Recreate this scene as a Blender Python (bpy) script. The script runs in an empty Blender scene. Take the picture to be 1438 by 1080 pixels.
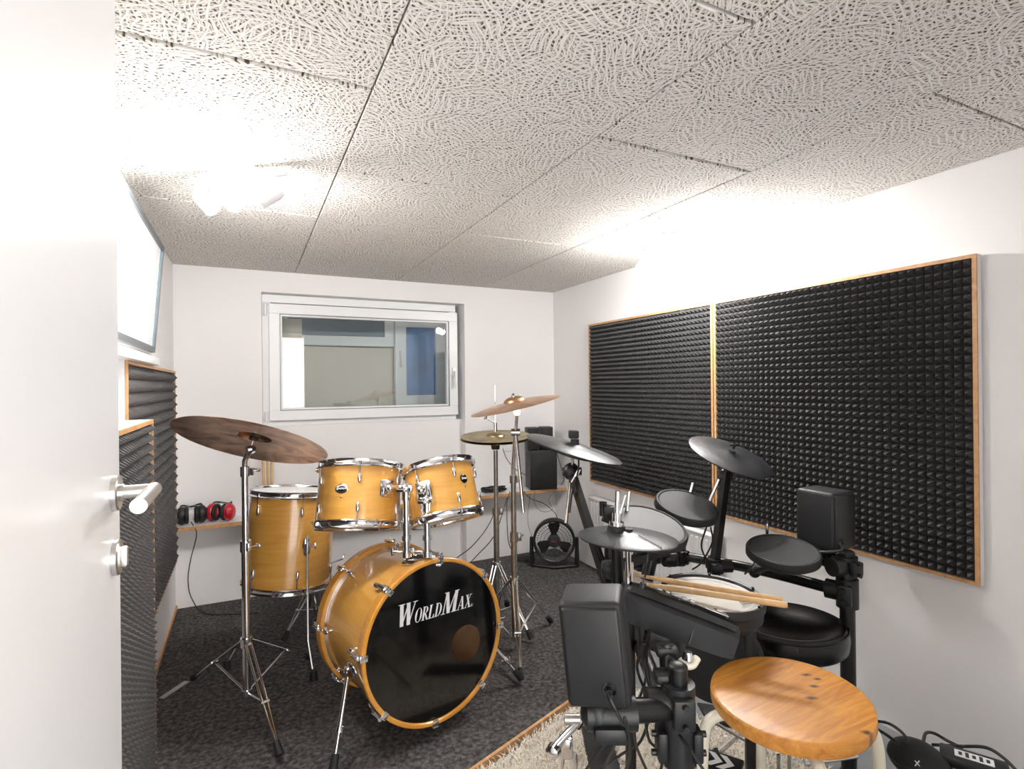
import bpy, bmesh, math, random
from mathutils import Vector, Matrix, Euler, noise
random.seed(7)
scene = bpy.context.scene
PI = math.pi
# ---------------------------------------------------------------- camera, world, exposure
CAM = Vector((0, 0, 1.24))
YAW, PITCH, ROLL, FPX = 0.4530, 0.0011, -0.0099, 766.85
FW = Vector((math.sin(YAW)*math.cos(PITCH), math.cos(YAW)*math.cos(PITCH), math.sin(PITCH)))
_r = Vector((math.cos(YAW), -math.sin(YAW), 0)); _u = _r.cross(FW)
RT = _r*math.cos(ROLL)+_u*math.sin(ROLL); UP = -_r*math.sin(ROLL)+_u*math.cos(ROLL)
cd = bpy.data.cameras.new('camera'); cam = bpy.data.objects.new('camera', cd)
scene.collection.objects.link(cam)
cd.sensor_width = 36; cd.lens = 36*FPX/1438; cd.clip_start = .02; cd.clip_end = 60
m3 = Matrix((RT, UP, -FW)).transposed()
cam.matrix_world = Matrix.Translation(CAM) @ m3.to_4x4()
scene.camera = cam
wd = bpy.data.worlds.new('world'); scene.world = wd; wd.use_nodes = True
wd.node_tree.nodes['Background'].inputs[0].default_value = (1, .98, .96, 1)
wd.node_tree.nodes['Background'].inputs[1].default_value = 3.2
vs = scene.view_settings
vs.view_transform = 'Standard'; vs.look = 'None'; vs.gamma = 1; vs.use_curve_mapping = False
vs.exposure = 1.0
LAMP_L, LAMP_R = 3.0, 4.2      # watts per spot head

def ray(px, py): return FW + RT*((px-719)/FPX) - UP*((py-540)/FPX)
def P(px, py, t): return CAM + ray(px, py)*t                 # point seen at a pixel, at depth t
def PZ(px, py, z=0): d = ray(px, py); return CAM + d*((z-CAM.z)/d.z)
def PY(px, py, y): d = ray(px, py); return CAM + d*(y/d.y)
def PX(px, py, x): d = ray(px, py); return CAM + d*(x/d.x)
V = Vector
# ---------------------------------------------------------------- materials
def srgb(r, g, b):
    f = lambda c: (c/255/12.92) if c/255 <= .04045 else ((c/255+.055)/1.055)**2.4
    return (f(r), f(g), f(b), 1)
def mat(name, col, rough=.5, metal=0, coat=0, spec=.5, noise_amt=0, noise_scale=20, bump=0, bump_scale=200, emit=None, trans=0, sheen=0):
    m = bpy.data.materials.new(name); m.use_nodes = True
    nt = m.node_tree; b = nt.nodes['Principled BSDF']
    b.inputs['Base Color'].default_value = srgb(*col); b.inputs['Roughness'].default_value = rough
    b.inputs['Metallic'].default_value = metal; b.inputs['Coat Weight'].default_value = coat
    b.inputs['Coat Roughness'].default_value = .06
    b.inputs['Specular IOR Level'].default_value = spec
    b.inputs['Transmission Weight'].default_value = trans
    if sheen: b.inputs['Sheen Weight'].default_value = sheen
    tc = nt.nodes.new('ShaderNodeTexCoord')
    if noise_amt:
        n = nt.nodes.new('ShaderNodeTexNoise'); n.inputs['Scale'].default_value = noise_scale; n.inputs['Detail'].default_value = 6
        nt.links.new(tc.outputs['Object'], n.inputs['Vector'])
        r = nt.nodes.new('ShaderNodeMapRange'); r.inputs[1].default_value = .25; r.inputs[2].default_value = .75
        r.inputs[3].default_value = 1-noise_amt; r.inputs[4].default_value = 1+noise_amt
        nt.links.new(n.outputs['Fac'], r.inputs[0])
        mx = nt.nodes.new('ShaderNodeVectorMath'); mx.operation = 'SCALE'; mx.inputs[0].default_value = srgb(*col)[:3]
        nt.links.new(r.outputs[0], mx.inputs['Scale']); nt.links.new(mx.outputs[0], b.inputs['Base Color'])
    if bump:
        n = nt.nodes.new('ShaderNodeTexNoise'); n.inputs['Scale'].default_value = bump_scale; n.inputs['Detail'].default_value = 4
        nt.links.new(tc.outputs['Object'], n.inputs['Vector'])
        bp = nt.nodes.new('ShaderNodeBump'); bp.inputs['Strength'].default_value = bump; bp.inputs['Distance'].default_value = .002
        nt.links.new(n.outputs['Fac'], bp.inputs['Height']); nt.links.new(bp.outputs[0], b.inputs['Normal'])
    if emit:
        b.inputs['Emission Color'].default_value = (1, .97, .93, 1); b.inputs['Emission Strength'].default_value = emit
    return m
def ramp(nt, fac, stops):
    r = nt.nodes.new('ShaderNodeValToRGB'); e = r.color_ramp.elements
    while len(e) < len(stops): e.new(.5)
    for i, (p, c) in enumerate(stops): e[i].position = p; e[i].color = c if len(c) == 4 else (*c, 1)
    nt.links.new(fac, r.inputs[0]); return r.outputs[0]
def wood(name, c1, c2, c3=None, scale=6, stretch=(1, 12, 12), rough=.35, coat=0, dist=1.5):
    m = mat(name, c1, rough, coat=coat); nt = m.node_tree; b = nt.nodes['Principled BSDF']
    tc = nt.nodes.new('ShaderNodeTexCoord'); mp = nt.nodes.new('ShaderNodeMapping'); mp.inputs['Scale'].default_value = stretch
    nt.links.new(tc.outputs['Object'], mp.inputs[0])
    n = nt.nodes.new('ShaderNodeTexNoise'); n.inputs['Scale'].default_value = scale; n.inputs['Detail'].default_value = 8
    n.inputs['Roughness'].default_value = .65; n.inputs['Distortion'].default_value = dist
    nt.links.new(mp.outputs[0], n.inputs['Vector'])
    st = [(.3, srgb(*c2)), (.62, srgb(*c1))]
    if c3: st = [(.18, srgb(*c3))] + st
    nt.links.new(ramp(nt, n.outputs['Fac'], st), b.inputs['Base Color'])
    return m
M = {}
M['wall'] = mat('painted_plaster', (237, 235, 234), .85, noise_amt=.012, noise_scale=3, bump=.12, bump_scale=90)
M['white'] = mat('white_lacquer', (224, 224, 225), .32, bump=.02, bump_scale=8)
M['pvc'] = mat('white_pvc', (236, 237, 238), .35)
M['chrome'] = mat('chrome', (226, 226, 228), .1, 1, noise_amt=.06, noise_scale=60)
M['steel'] = mat('brushed_steel', (205, 202, 198), .3, 1, bump=.06, bump_scale=300)
M['dullmetal'] = mat('tarnished_metal', (150, 146, 140), .3, 1, noise_amt=.2, noise_scale=60)
M['black'] = mat('black_plastic', (24, 25, 27), .42, bump=.05, bump_scale=700)
M['blackbox'] = mat('textured_black_plastic', (26, 27, 30), .5, bump=.15, bump_scale=900)
M['gloss'] = mat('gloss_black_plastic', (20, 20, 22), .12, coat=.4)
M['rubber'] = mat('black_rubber', (20, 20, 21), .62, noise_amt=.12, noise_scale=25, bump=.1, bump_scale=500)
M['padface'] = mat('grey_rubber', (38, 39, 41), .5, noise_amt=.15, noise_scale=14, bump=.1, bump_scale=400)
M['tube'] = mat('black_powder_coat', (16, 17, 18), .33, bump=.03, bump_scale=500)
M['leather'] = mat('black_vinyl', (12, 12, 13), .26, bump=.25, bump_scale=260)
M['maple'] = wood('amber_maple_lacquer', (226, 170, 82), (208, 148, 62), scale=2.2, stretch=(1, 1, 14), rough=.3, coat=1, dist=.8)
M['hoopwood'] = wood('amber_wood_hoop', (224, 158, 62), (205, 138, 48), scale=5, stretch=(1, 1, 3), rough=.3, coat=1)
M['inner'] = mat('raw_wood_interior', (205, 160, 120), .7, noise_amt=.1)
M['headwhite'] = mat('coated_white_head', (226, 224, 220), .5, noise_amt=.04, noise_scale=12)
M['mesh'] = mat('white_mesh_head', (214, 210, 203), .6, bump=.2, bump_scale=900)
M['headblack'] = mat('gloss_black_head', (8, 8, 9), .1, coat=.3)
M['letter'] = mat('white_print', (225, 226, 228), .5)
M['oak'] = wood('oak_edge', (206, 160, 112), (180, 132, 86), scale=9, stretch=(3, 3, 3), rough=.5)
M['pine'] = wood('worn_pine', (220, 154, 68), (176, 106, 36), (128, 74, 28), scale=4.6, stretch=(1.0, 9, 9), rough=.4, coat=.14, dist=1.2)
M['stick'] = wood('hickory_stick', (222, 186, 138), (198, 158, 108), scale=8, stretch=(2, 2, 2), rough=.5)
M['cream'] = mat('cream_paint', (232, 226, 208), .3, noise_amt=.05, noise_scale=18, coat=.3)
M['grey_floor'] = mat('grey_painted_concrete', (120, 122, 124), .35, noise_amt=.12, noise_scale=9, bump=.1)
M['greyframe'] = mat('grey_metal_frame', (120, 124, 128), .4, .6)
M['silverpaint'] = mat('silver_paint', (176, 180, 184), .3, .7)
M['red'] = mat('red_plastic', (190, 18, 42), .22, coat=.6)
M['cable'] = mat('black_cable', (22, 22, 23), .5)
M['greycable'] = mat('grey_cable', (120, 120, 122), .5)
M['foam'] = mat('charcoal_foam', (52, 51, 52), .6, noise_amt=.1, noise_scale=120, bump=.35, bump_scale=1500)
M['foam_light'] = mat('grey_foam', (74, 72, 72), .75, noise_amt=.1, noise_scale=120, bump=.35, bump_scale=1500)
M['beigewall'] = mat('beige_board', (226, 217, 204), .8, noise_amt=.05, noise_scale=3)
M['blue'] = mat('blue_tarpaulin', (58, 128, 196), .35, noise_amt=.35, noise_scale=5)
M['dimblue'] = mat('dusky_blue_sheet', (88, 112, 132), .3, noise_amt=.3, noise_scale=6)
M['label'] = mat('white_label', (222, 222, 222), .5)
M['fanmotor'] = mat('dark_grey_plastic', (40, 40, 42), .4)
M['darkred'] = mat('dark_red_badge', (130, 30, 34), .4)
M['bulb'] = mat('lit_bulb', (255, 250, 240), .4, emit=40)
M['black_print'] = mat('black_print', (40, 40, 40), .6)

def glass_mat(name, ior=1.5, tint=(1, 1, 1, 1), extra=.0):
    m = bpy.data.materials.new(name); m.use_nodes = True; nt = m.node_tree; nt.nodes.clear()
    o = nt.nodes.new('ShaderNodeOutputMaterial'); mx = nt.nodes.new('ShaderNodeMixShader')
    t = nt.nodes.new('ShaderNodeBsdfTransparent'); t.inputs[0].default_value = tint
    g = nt.nodes.new('ShaderNodeBsdfGlossy'); g.inputs['Roughness'].default_value = .01
    fr = nt.nodes.new('ShaderNodeFresnel'); fr.inputs[0].default_value = ior
    ad = nt.nodes.new('ShaderNodeMath'); ad.inputs[1].default_value = extra; nt.links.new(fr.outputs[0], ad.inputs[0])
    nt.links.new(ad.outputs[0], mx.inputs[0]); nt.links.new(t.outputs[0], mx.inputs[1]); nt.links.new(g.outputs[0], mx.inputs[2])
    nt.links.new(mx.outputs[0], o.inputs[0]); return m
M['lit_recess'] = mat('lit_recess_white', (240, 241, 242), .6)  # opaque white stands in for the brightly lit recess behind clear glass
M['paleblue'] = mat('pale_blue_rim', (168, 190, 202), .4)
M['glass'] = glass_mat('window_glass', 1.6, (.93, .96, .96, 1), .05)

def cymbal_mat(name, c1, c2, c3, rough=.28, metal=1, rings=420):
    m = mat(name, c1, rough, metal); nt = m.node_tree; b = nt.nodes['Principled BSDF']
    tc = nt.nodes.new('ShaderNodeTexCoord')
    n = nt.nodes.new('ShaderNodeTexNoise'); n.inputs['Scale'].default_value = 9; n.inputs['Detail'].default_value = 5; n.inputs['Distortion'].default_value = 1.2
    nt.links.new(tc.outputs['Object'], n.inputs['Vector'])
    at = nt.nodes.new('ShaderNodeAttribute'); at.attribute_name = 'rad'
    mu = nt.nodes.new('ShaderNodeMath'); mu.operation = 'MULTIPLY'; mu.inputs[1].default_value = rings
    nt.links.new(at.outputs['Fac'], mu.inputs[0])
    n2 = nt.nodes.new('ShaderNodeTexNoise'); n2.noise_dimensions = '1D'; n2.inputs['Detail'].default_value = 3; n2.inputs['Scale'].default_value = 1
    nt.links.new(mu.outputs[0], n2.inputs['W'])
    a = nt.nodes.new('ShaderNodeMath'); a.operation = 'MULTIPLY_ADD'; a.inputs[1].default_value = .35
    nt.links.new(n2.outputs['Fac'], a.inputs[0]); 
    s = nt.nodes.new('ShaderNodeMath'); s.operation = 'MULTIPLY'; s.inputs[1].default_value = .75; nt.links.new(n.outputs['Fac'], s.inputs[0])
    nt.links.new(s.outputs[0], a.inputs[2])
    nt.links.new(ramp(nt, a.outputs[0], [(.36, srgb(*c3)), (.5, srgb(*c2)), (.66, srgb(*c1))]), b.inputs['Base Color'])
    bp = nt.nodes.new('ShaderNodeBump'); bp.inputs['Strength'].default_value = .25; bp.inputs['Distance'].default_value = .0006
    nt.links.new(n2.outputs['Fac'], bp.inputs['Height']); nt.links.new(bp.outputs[0], b.inputs['Normal'])
    return m
M['bronze_dark'] = cymbal_mat('dark_bronze', (236, 200, 172), (186, 144, 116), (84, 58, 44), .3)  # wide tone range paints bright reflection patches into the bronze
M['bronze'] = cymbal_mat('bright_bronze', (226, 186, 146), (206, 160, 120), (170, 126, 92), .3)
M['brass'] = cymbal_mat('dull_brass', (176, 160, 120), (150, 134, 96), (110, 96, 66), .36)
M['rubcym'] = cymbal_mat('black_rubber_cymbal', (54, 56, 59), (42, 43, 46), (33, 34, 36), .36, 0, 900)

def carpet_mat(name, dark, light, scale=330):
    m = mat(name, dark, .95, spec=.1); nt = m.node_tree; b = nt.nodes['Principled BSDF']
    tc = nt.nodes.new('ShaderNodeTexCoord')
    n = nt.nodes.new('ShaderNodeTexNoise'); n.inputs['Scale'].default_value = scale; n.inputs['Detail'].default_value = 3; n.inputs['Roughness'].default_value = .7
    n2 = nt.nodes.new('ShaderNodeTexNoise'); n2.inputs['Scale'].default_value = 60; n2.inputs['Detail'].default_value = 5
    for q in (n, n2): nt.links.new(tc.outputs['Object'], q.inputs['Vector'])
    a = nt.nodes.new('ShaderNodeMath'); a.operation = 'MULTIPLY_ADD'; a.inputs[1].default_value = .45
    nt.links.new(n2.outputs['Fac'], a.inputs[0])
    h = nt.nodes.new('ShaderNodeMath'); h.operation = 'MULTIPLY'; h.inputs[1].default_value = .6; nt.links.new(n.outputs['Fac'], h.inputs[0])
    nt.links.new(h.outputs[0], a.inputs[2])
    nt.links.new(ramp(nt, a.outputs[0], [(.4, srgb(*dark)), (.54, srgb(*[(x+y)//2 for x, y in zip(dark, light)])), (.68, srgb(*light))]), b.inputs['Base Color'])
    bp = nt.nodes.new('ShaderNodeBump'); bp.inputs['Strength'].default_value = .8; bp.inputs['Distance'].default_value = .004
    nt.links.new(n.outputs['Fac'], bp.inputs['Height']); nt.links.new(bp.outputs[0], b.inputs['Normal'])
    return m
M['carpet'] = carpet_mat('dark_needle_felt', (38, 37, 38), (132, 128, 126))

def woodwool():
    m = bpy.data.materials.new('wood_wool_board'); m.use_nodes = True; nt = m.node_tree; b = nt.nodes['Principled BSDF']
    b.inputs['Roughness'].default_value = .9; b.inputs['Specular IOR Level'].default_value = .15
    L = nt.links.new
    tc = nt.nodes.new('ShaderNodeTexCoord')
    # a slight warp makes the strands curl
    wn = nt.nodes.new('ShaderNodeTexNoise'); wn.inputs['Scale'].default_value = 18; wn.inputs['Detail'].default_value = 1
    L(tc.outputs['Object'], wn.inputs['Vector'])
    ws = nt.nodes.new('ShaderNodeVectorMath'); ws.operation = 'SCALE'; ws.inputs['Scale'].default_value = .020
    L(wn.outputs['Color'], ws.inputs[0])
    wa = nt.nodes.new('ShaderNodeVectorMath'); L(tc.outputs['Object'], wa.inputs[0]); L(ws.outputs[0], wa.inputs[1])
    def math_(op, a, bb=None, c=None):
        n = nt.nodes.new('ShaderNodeMath'); n.operation = op
        for i, v in enumerate((a, bb, c)):
            if v is None: continue
            if isinstance(v, (int, float)): n.inputs[i].default_value = v
            else: L(v, n.inputs[i])
        return n.outputs[0]
    height = None
    layers = [(15, .0100, .21, .38), (17, .0092, .20, .55), (14, .0115, .17, .72), (19, .0135, .15, .86), (16, .018, .12, 1.0)]
    for i, (cs, pitch, w, val) in enumerate(layers):
        off = nt.nodes.new('ShaderNodeVectorMath'); off.inputs[1].default_value = (i*3.71+.3, i*1.93+.7, i*.37); L(wa.outputs[0], off.inputs[0])
        vo = nt.nodes.new('ShaderNodeTexVoronoi'); vo.voronoi_dimensions = '2D'; vo.inputs['Scale'].default_value = cs
        L(off.outputs[0], vo.inputs['Vector'])
        sp = nt.nodes.new('ShaderNodeSeparateXYZ'); L(off.outputs[0], sp.inputs[0])
        sc = nt.nodes.new('ShaderNodeSeparateColor'); L(vo.outputs['Color'], sc.inputs[0])
        ang = math_('MULTIPLY', sc.outputs[0], PI)
        d = math_('ADD', math_('MULTIPLY', sp.outputs[0], math_('COSINE', ang)), math_('MULTIPLY', sp.outputs[1], math_('SINE', ang)))
        fr = math_('FRACT', math_('ADD', math_('DIVIDE', d, pitch), math_('MULTIPLY', sc.outputs[1], 9)))
        ds = math_('ABSOLUTE', math_('SUBTRACT', fr, .5))          # 0 at the strand's middle
        mr = nt.nodes.new('ShaderNodeMapRange'); mr.inputs[1].default_value = w+.06; mr.inputs[2].default_value = w-.03
        mr.inputs[3].default_value = 0; mr.inputs[4].default_value = val
        L(ds, mr.inputs[0])
        height = mr.outputs[0] if height is None else math_('MAXIMUM', height, mr.outputs[0])
    big = nt.nodes.new('ShaderNodeTexNoise'); big.inputs['Scale'].default_value = 2.2; L(tc.outputs['Object'], big.inputs['Vector'])
    col = ramp(nt, height, [(0, srgb(70, 58, 46)), (.34, srgb(184, 174, 162)), (.6, srgb(226, 221, 214)), (.95, srgb(242, 239, 236))])  # gaps and lower strands coloured darker, shade of the depth painted in
    mx = nt.nodes.new('ShaderNodeMix'); mx.data_type = 'RGBA'; mx.inputs[0].default_value = .05
    L(col, mx.inputs[6]); mx.inputs[7].default_value = srgb(225, 218, 208)
    L(mx.outputs[2], b.inputs['Base Color'])
    bp = nt.nodes.new('ShaderNodeBump'); bp.inputs['Strength'].default_value = .9; bp.inputs['Distance'].default_value = .005
    L(height, bp.inputs['Height']); L(bp.outputs[0], b.inputs['Normal'])
    return m
M['woodwool'] = woodwool()
M['batten'] = mat('raw_batten', (150, 128, 104), .8, noise_amt=.15, noise_scale=30)
def knots(m, pts):
    nt = m.node_tree; b = nt.nodes['Principled BSDF']; src = b.inputs['Base Color'].links[0].from_socket
    tc = nt.nodes.new('ShaderNodeTexCoord'); nz = nt.nodes.new('ShaderNodeTexNoise'); nz.inputs['Scale'].default_value = 60
    nt.links.new(tc.outputs['Object'], nz.inputs['Vector'])
    for p, r, ang in pts:
        mp = nt.nodes.new('ShaderNodeMapping'); mp.vector_type = 'TEXTURE'; mp.inputs['Location'].default_value = (*p, 0); mp.inputs['Rotation'].default_value = (0, 0, ang)
        mp.inputs['Scale'].default_value = (r*1.9, r, 1); nt.links.new(tc.outputs['Object'], mp.inputs[0])
        sx = nt.nodes.new('ShaderNodeVectorMath'); sx.operation = 'MULTIPLY'; sx.inputs[1].default_value = (1, 1, 0); nt.links.new(mp.outputs[0], sx.inputs[0])
        ln = nt.nodes.new('ShaderNodeVectorMath'); ln.operation = 'LENGTH'; nt.links.new(sx.outputs[0], ln.inputs[0])
        ad = nt.nodes.new('ShaderNodeMath'); ad.operation = 'MULTIPLY_ADD'; ad.inputs[1].default_value = .9; nt.links.new(nz.outputs['Fac'], ad.inputs[0]); nt.links.new(ln.outputs['Value'], ad.inputs[2])
        mr = nt.nodes.new('ShaderNodeMapRange'); mr.inputs[1].default_value = 1.7; mr.inputs[2].default_value = .8; nt.links.new(ad.outputs[0], mr.inputs[0])
        mx = nt.nodes.new('ShaderNodeMix'); mx.data_type = 'RGBA'; nt.links.new(mr.outputs[0], mx.inputs[0]); nt.links.new(src, mx.inputs[6]); mx.inputs[7].default_value = srgb(70, 40, 20)
        src = mx.outputs[2]
    nt.links.new(src, b.inputs['Base Color'])
def translucent(name, col):
    m = bpy.data.materials.new(name); m.use_nodes = True; nt = m.node_tree; b = nt.nodes['Principled BSDF']
    b.inputs['Base Color'].default_value = srgb(*col); b.inputs['Roughness'].default_value = .5
    t = nt.nodes.new('ShaderNodeBsdfTranslucent'); t.inputs[0].default_value = srgb(*col); mx = nt.nodes.new('ShaderNodeMixShader'); mx.inputs[0].default_value = .6
    nt.links.new(b.outputs[0], mx.inputs[1]); nt.links.new(t.outputs[0], mx.inputs[2]); nt.links.new(mx.outputs[0], nt.nodes['Material Output'].inputs[0]); return m
M['headclear'] = translucent('translucent_head', (236, 234, 230))

# ---------------------------------------------------------------- mesh helpers
def basis(n, up=None):
    n = V(n).normalized(); up = V(up) if up is not None else (V((0, 0, 1)) if abs(n.z) < .9 else V((1, 0, 0)))
    a = up.cross(n).normalized(); b = n.cross(a).normalized(); return a, b, n      # a: right, b: up, n: normal
class MB:
    def __init__(s): s.bm = bmesh.new()
    def box(s, c, size, ax=None, bev=0, seg=2):
        a = ax or (V((1, 0, 0)), V((0, 1, 0)), V((0, 0, 1)))
        t = bmesh.new(); bmesh.ops.create_cube(t, size=1)
        for v in t.verts: v.co = V((v.co.x*size[0], v.co.y*size[1], v.co.z*size[2]))
        if bev: bmesh.ops.bevel(t, geom=t.edges[:], offset=bev, segments=seg, affect='EDGES', profile=.5)
        c = V(c)
        s._add(t, lambda p: c+a[0]*p.x+a[1]*p.y+a[2]*p.z); return s
    def _add(s, t, fn):
        mp = {}
        for v in t.verts: mp[v] = s.bm.verts.new(fn(v.co))
        for f in t.faces:
            try: s.bm.faces.new([mp[v] for v in f.verts])
            except ValueError: pass
        t.free()
    def tube(s, pts, r, n=12, caps=True, closed=False):
        pts = [V(p) for p in pts]; rr = r if isinstance(r, (list, tuple)) else [r]*len(pts)
        rings = []; prev = None; k = len(pts)
        for i, p in enumerate(pts):
            if closed: d = (pts[(i+1) % k]-pts[i-1])
            else: d = (pts[min(i+1, k-1)]-pts[max(i-1, 0)])
            if d.length < 1e-9: d = V((0, 0, 1))
            d.normalize()
            if prev is None: a = d.orthogonal().normalized()
            else: a = (prev-d*prev.dot(d)); a = a.normalized() if a.length > 1e-6 else d.orthogonal().normalized()
            prev = a; b = d.cross(a)
            rings.append([s.bm.verts.new(p+(a*math.cos(2*PI*j/n)+b*math.sin(2*PI*j/n))*rr[i]) for j in range(n)])
        for i in range(k if closed else k-1):
            A, B = rings[i], rings[(i+1) % k]
            for j in range(n): s.bm.faces.new((A[j], A[(j+1) % n], B[(j+1) % n], B[j]))
        if caps and not closed: s.bm.faces.new(rings[0][::-1]); s.bm.faces.new(rings[-1])
        return s
    def cyl(s, a, b, r, r2=None, n=20): return s.tube([a, b], [r, r if r2 is None else r2], n)
    def lathe(s, c, n, prof, seg=64, up=None, arc=None):
        # prof: list of (radius, height along n); closed to the axis where radius is 0
        a, b, nn = basis(n, up); c = V(c); rings = []
        lay = s.bm.verts.layers.float.get('rad') or s.bm.verts.layers.float.new('rad')
        for r, h in prof:
            if r < 1e-6:
                v = s.bm.verts.new(c+nn*h); v[lay] = 0; rings.append([v])
            else:
                ring = []
                for j in range(seg):
                    v = s.bm.verts.new(c+nn*h+(a*math.cos(2*PI*j/seg)+b*math.sin(2*PI*j/seg))*r); v[lay] = r; ring.append(v)
                rings.append(ring)
        for A, B in zip(rings, rings[1:]):
            if len(A) == 1 and len(B) == 1: continue
            for j in range(seg):
                k = (j+1) % seg
                if len(A) == 1: s.bm.faces.new((A[0], B[j], B[k]))
                elif len(B) == 1: s.bm.faces.new((A[j], B[0], A[k]))
                else: s.bm.faces.new((A[j], B[j], B[k], A[k]))
        return s
    def ring(s, c, n, r, tr, seg=64, tn=10, up=None, sz=None):     # torus
        a, b, nn = basis(n, up)
        pts = [V(c)+(a*math.cos(2*PI*j/seg)+b*math.sin(2*PI*j/seg))*r for j in range(seg)]
        return s.tube(pts, tr, tn, closed=True)
    def sphere(s, c, r, sc=(1, 1, 1), ax=None, u=20, v=12):
        t = bmesh.new(); bmesh.ops.create_uvsphere(t, u_segments=u, v_segments=v, radius=r)
        a = ax or (V((1, 0, 0)), V((0, 1, 0)), V((0, 0, 1))); c = V(c)
        s._add(t, lambda p: c+a[0]*p.x*sc[0]+a[1]*p.y*sc[1]+a[2]*p.z*sc[2]); return s
    def poly(s, pts, th=None):
        vs_ = [s.bm.verts.new(V(p)) for p in pts]; s.bm.faces.new(vs_)
        if th is not None:
            th = V(th); w = [s.bm.verts.new(V(p)+th) for p in pts]; s.bm.faces.new(w[::-1])
            k = len(pts)
            for i in range(k): s.bm.faces.new((vs_[i], w[i], w[(i+1) % k], vs_[(i+1) % k]))
        return s
    def build(s, name, m, parent=None, smooth=True, ang=38, label=None):
        bm = s.bm
        if smooth: bmesh.ops.recalc_face_normals(bm, faces=bm.faces)
        org = V((0, 0, 0))
        if parent is not None: org = V(parent['_o'])
        elif bm.verts:
            xs = [v.co for v in bm.verts]
            org = V(((min(p.x for p in xs)+max(p.x for p in xs))/2, (min(p.y for p in xs)+max(p.y for p in xs))/2, min(p.z for p in xs)))
        for v in bm.verts: v.co -= org
        me = bpy.data.meshes.new(name); bm.to_mesh(me); bm.free()
        if smooth:
            me.shade_smooth(); me.set_sharp_from_angle(angle=math.radians(ang))
        me.materials.append(M[m] if isinstance(m, str) else m)
        o = bpy.data.objects.new(name, me); scene.collection.objects.link(o)
        if parent is not None: o.parent = parent
        else: o.location = org
        o['_o'] = tuple(org)
        if label: o['label'] = label
        return o
def thing(name, label, cat, loc, group=None):
    o = bpy.data.objects.new(name, None); scene.collection.objects.link(o)
    o.empty_display_size = .05
    o.location = loc; o['_o'] = tuple(V(loc)); o['label'] = label; o['category'] = cat
    if group: o['group'] = group
    return o
def tag(o, label, cat, group=None):
    o['label'] = label; o['category'] = cat
    if group: o['group'] = group
    return o
def struct(o): o['kind'] = 'structure'; return o
def bez(pts, n=10):       # smooth curve through points (Catmull-Rom)
    pts = [V(p) for p in pts]; q = [pts[0]*2-pts[1]]+pts+[pts[-1]*2-pts[-2]]; out = []
    for i in range(1, len(q)-2):
        for j in range(n):
            t = j/n; a, b, c, d = q[i-1], q[i], q[i+1], q[i+2]
            out.append(.5*((2*b)+(c-a)*t+(2*a-5*b+4*c-d)*t*t+(3*b-a-3*c+d)*t**3))
    out.append(pts[-1]); return out
def cable(label, pts, r=.0028, m='cable', n=8, name='cable', group=None):
    return tag(MB().tube(bez(pts, n), r, 8).build(name, m), label, 'cable', group)
def subcable(parent, pts, r=.0028, m='cable'): return MB().tube(bez(pts, 8), r, 8).build('cable', m, parent)
CX, CY, CZ = RT, FW, UP      # convenient directions of the viewing position

# ---------------------------------------------------------------- room
XL, XR, YB, YF, ZC = -.366, 2.106, 3.594, .10, 1.94
FZ = -.03
def slab(name, p0, p1, m, label=None):
    c = (V(p0)+V(p1))/2; d = V(p1)-V(p0)
    return MB().box(c, (abs(d.x), abs(d.y), abs(d.z))).build(name, m, smooth=False)
struct(slab('floor', (XL-.2, YF-1.4, FZ-.1), (XR+.2, YB+.9, FZ), 'grey_floor'))
# ceiling of wood wool boards: an upper slab and single boards with real joints
struct(slab('ceiling', (XL-.2, YF-1.4, ZC+.028), (XR+.2, YB+.9, ZC+.1), 'batten'))
xs = [.274-.626*1, .274, .900, 1.512, XR-.0]
def boards(x0, x1, joints, gap=.005):
    ys = [YF-.0]+joints+[YB]
    for i in range(len(ys)-1):
        y0, y1 = ys[i], ys[i+1]; g = .0042
        m = MB(); c = V(((x0+x1)/2, (y0+y1)/2, ZC+.0125)); 
        t = bmesh.new(); bmesh.ops.create_cube(t, size=1)
        for v in t.verts:
            v.co = V((v.co.x*(x1-x0-g), v.co.y*(y1-y0-(gap if y0 < 1.5 and i else .003)), v.co.z*.025))
        bmesh.ops.bevel(t, geom=[e for e in t.edges], offset=.0022, segments=1, affect='EDGES')
        m._add(t, lambda p: c+p)
        struct(m.build('ceiling_board', 'woodwool', smooth=False))
boards(XL, .274, [.25, 1.3, 2.37], .014)
boards(.274, .900, [.746, 1.827, 2.9], .014)
boards(.900, 1.512, [.23, 1.281, 2.35], .013)
boards(1.512, XR, [.742, 1.8, 2.87], .013)
# walls
NX0, NX1, NZ1 = .086, 1.383, 1.815       # niche around the back window
w = MB(); T = .3
w.box(((XL-.15+NX0)/2, YB+T/2, .9), (NX0-XL+.15, T, 2.2))
w.box(((XR+.15+NX1)/2, YB+T/2, .9), (XR+.15-NX1, T, 2.2))
w.box(((NX0+NX1)/2, YB+T/2, (NZ1+2.0)/2), (NX1-NX0, T, 2.0-NZ1))
w.box(((NX0+NX1)/2, YB+.07+.115, .39), (NX1-NX0, .23, 1.22))
struct(w.build('wall_back', 'wall', smooth=False))
struct(slab('wall_left', (XL-.15, YF-1.4, -.2), (XL, YB+.1, 2.03), 'wall'))
struct(slab('wall_right', (XR, YF-1.4, -.2), (XR+.15, YB+.1, 2.03), 'wall'))
w = MB(); DX0, DX1, DH = -.235, .66, 1.9
w.box(((XL+DX0)/2, YF-.06, .9), (DX0-XL, .12, 2.1)); w.box(((XR+DX1)/2, YF-.06, .9), (XR-DX1, .12, 2.1))
w.box(((DX0+DX1)/2, YF-.06, (DH+1.97)/2), (DX1-DX0, .12, 1.97-DH))
struct(w.build('wall_front', 'wall', smooth=False))
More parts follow.
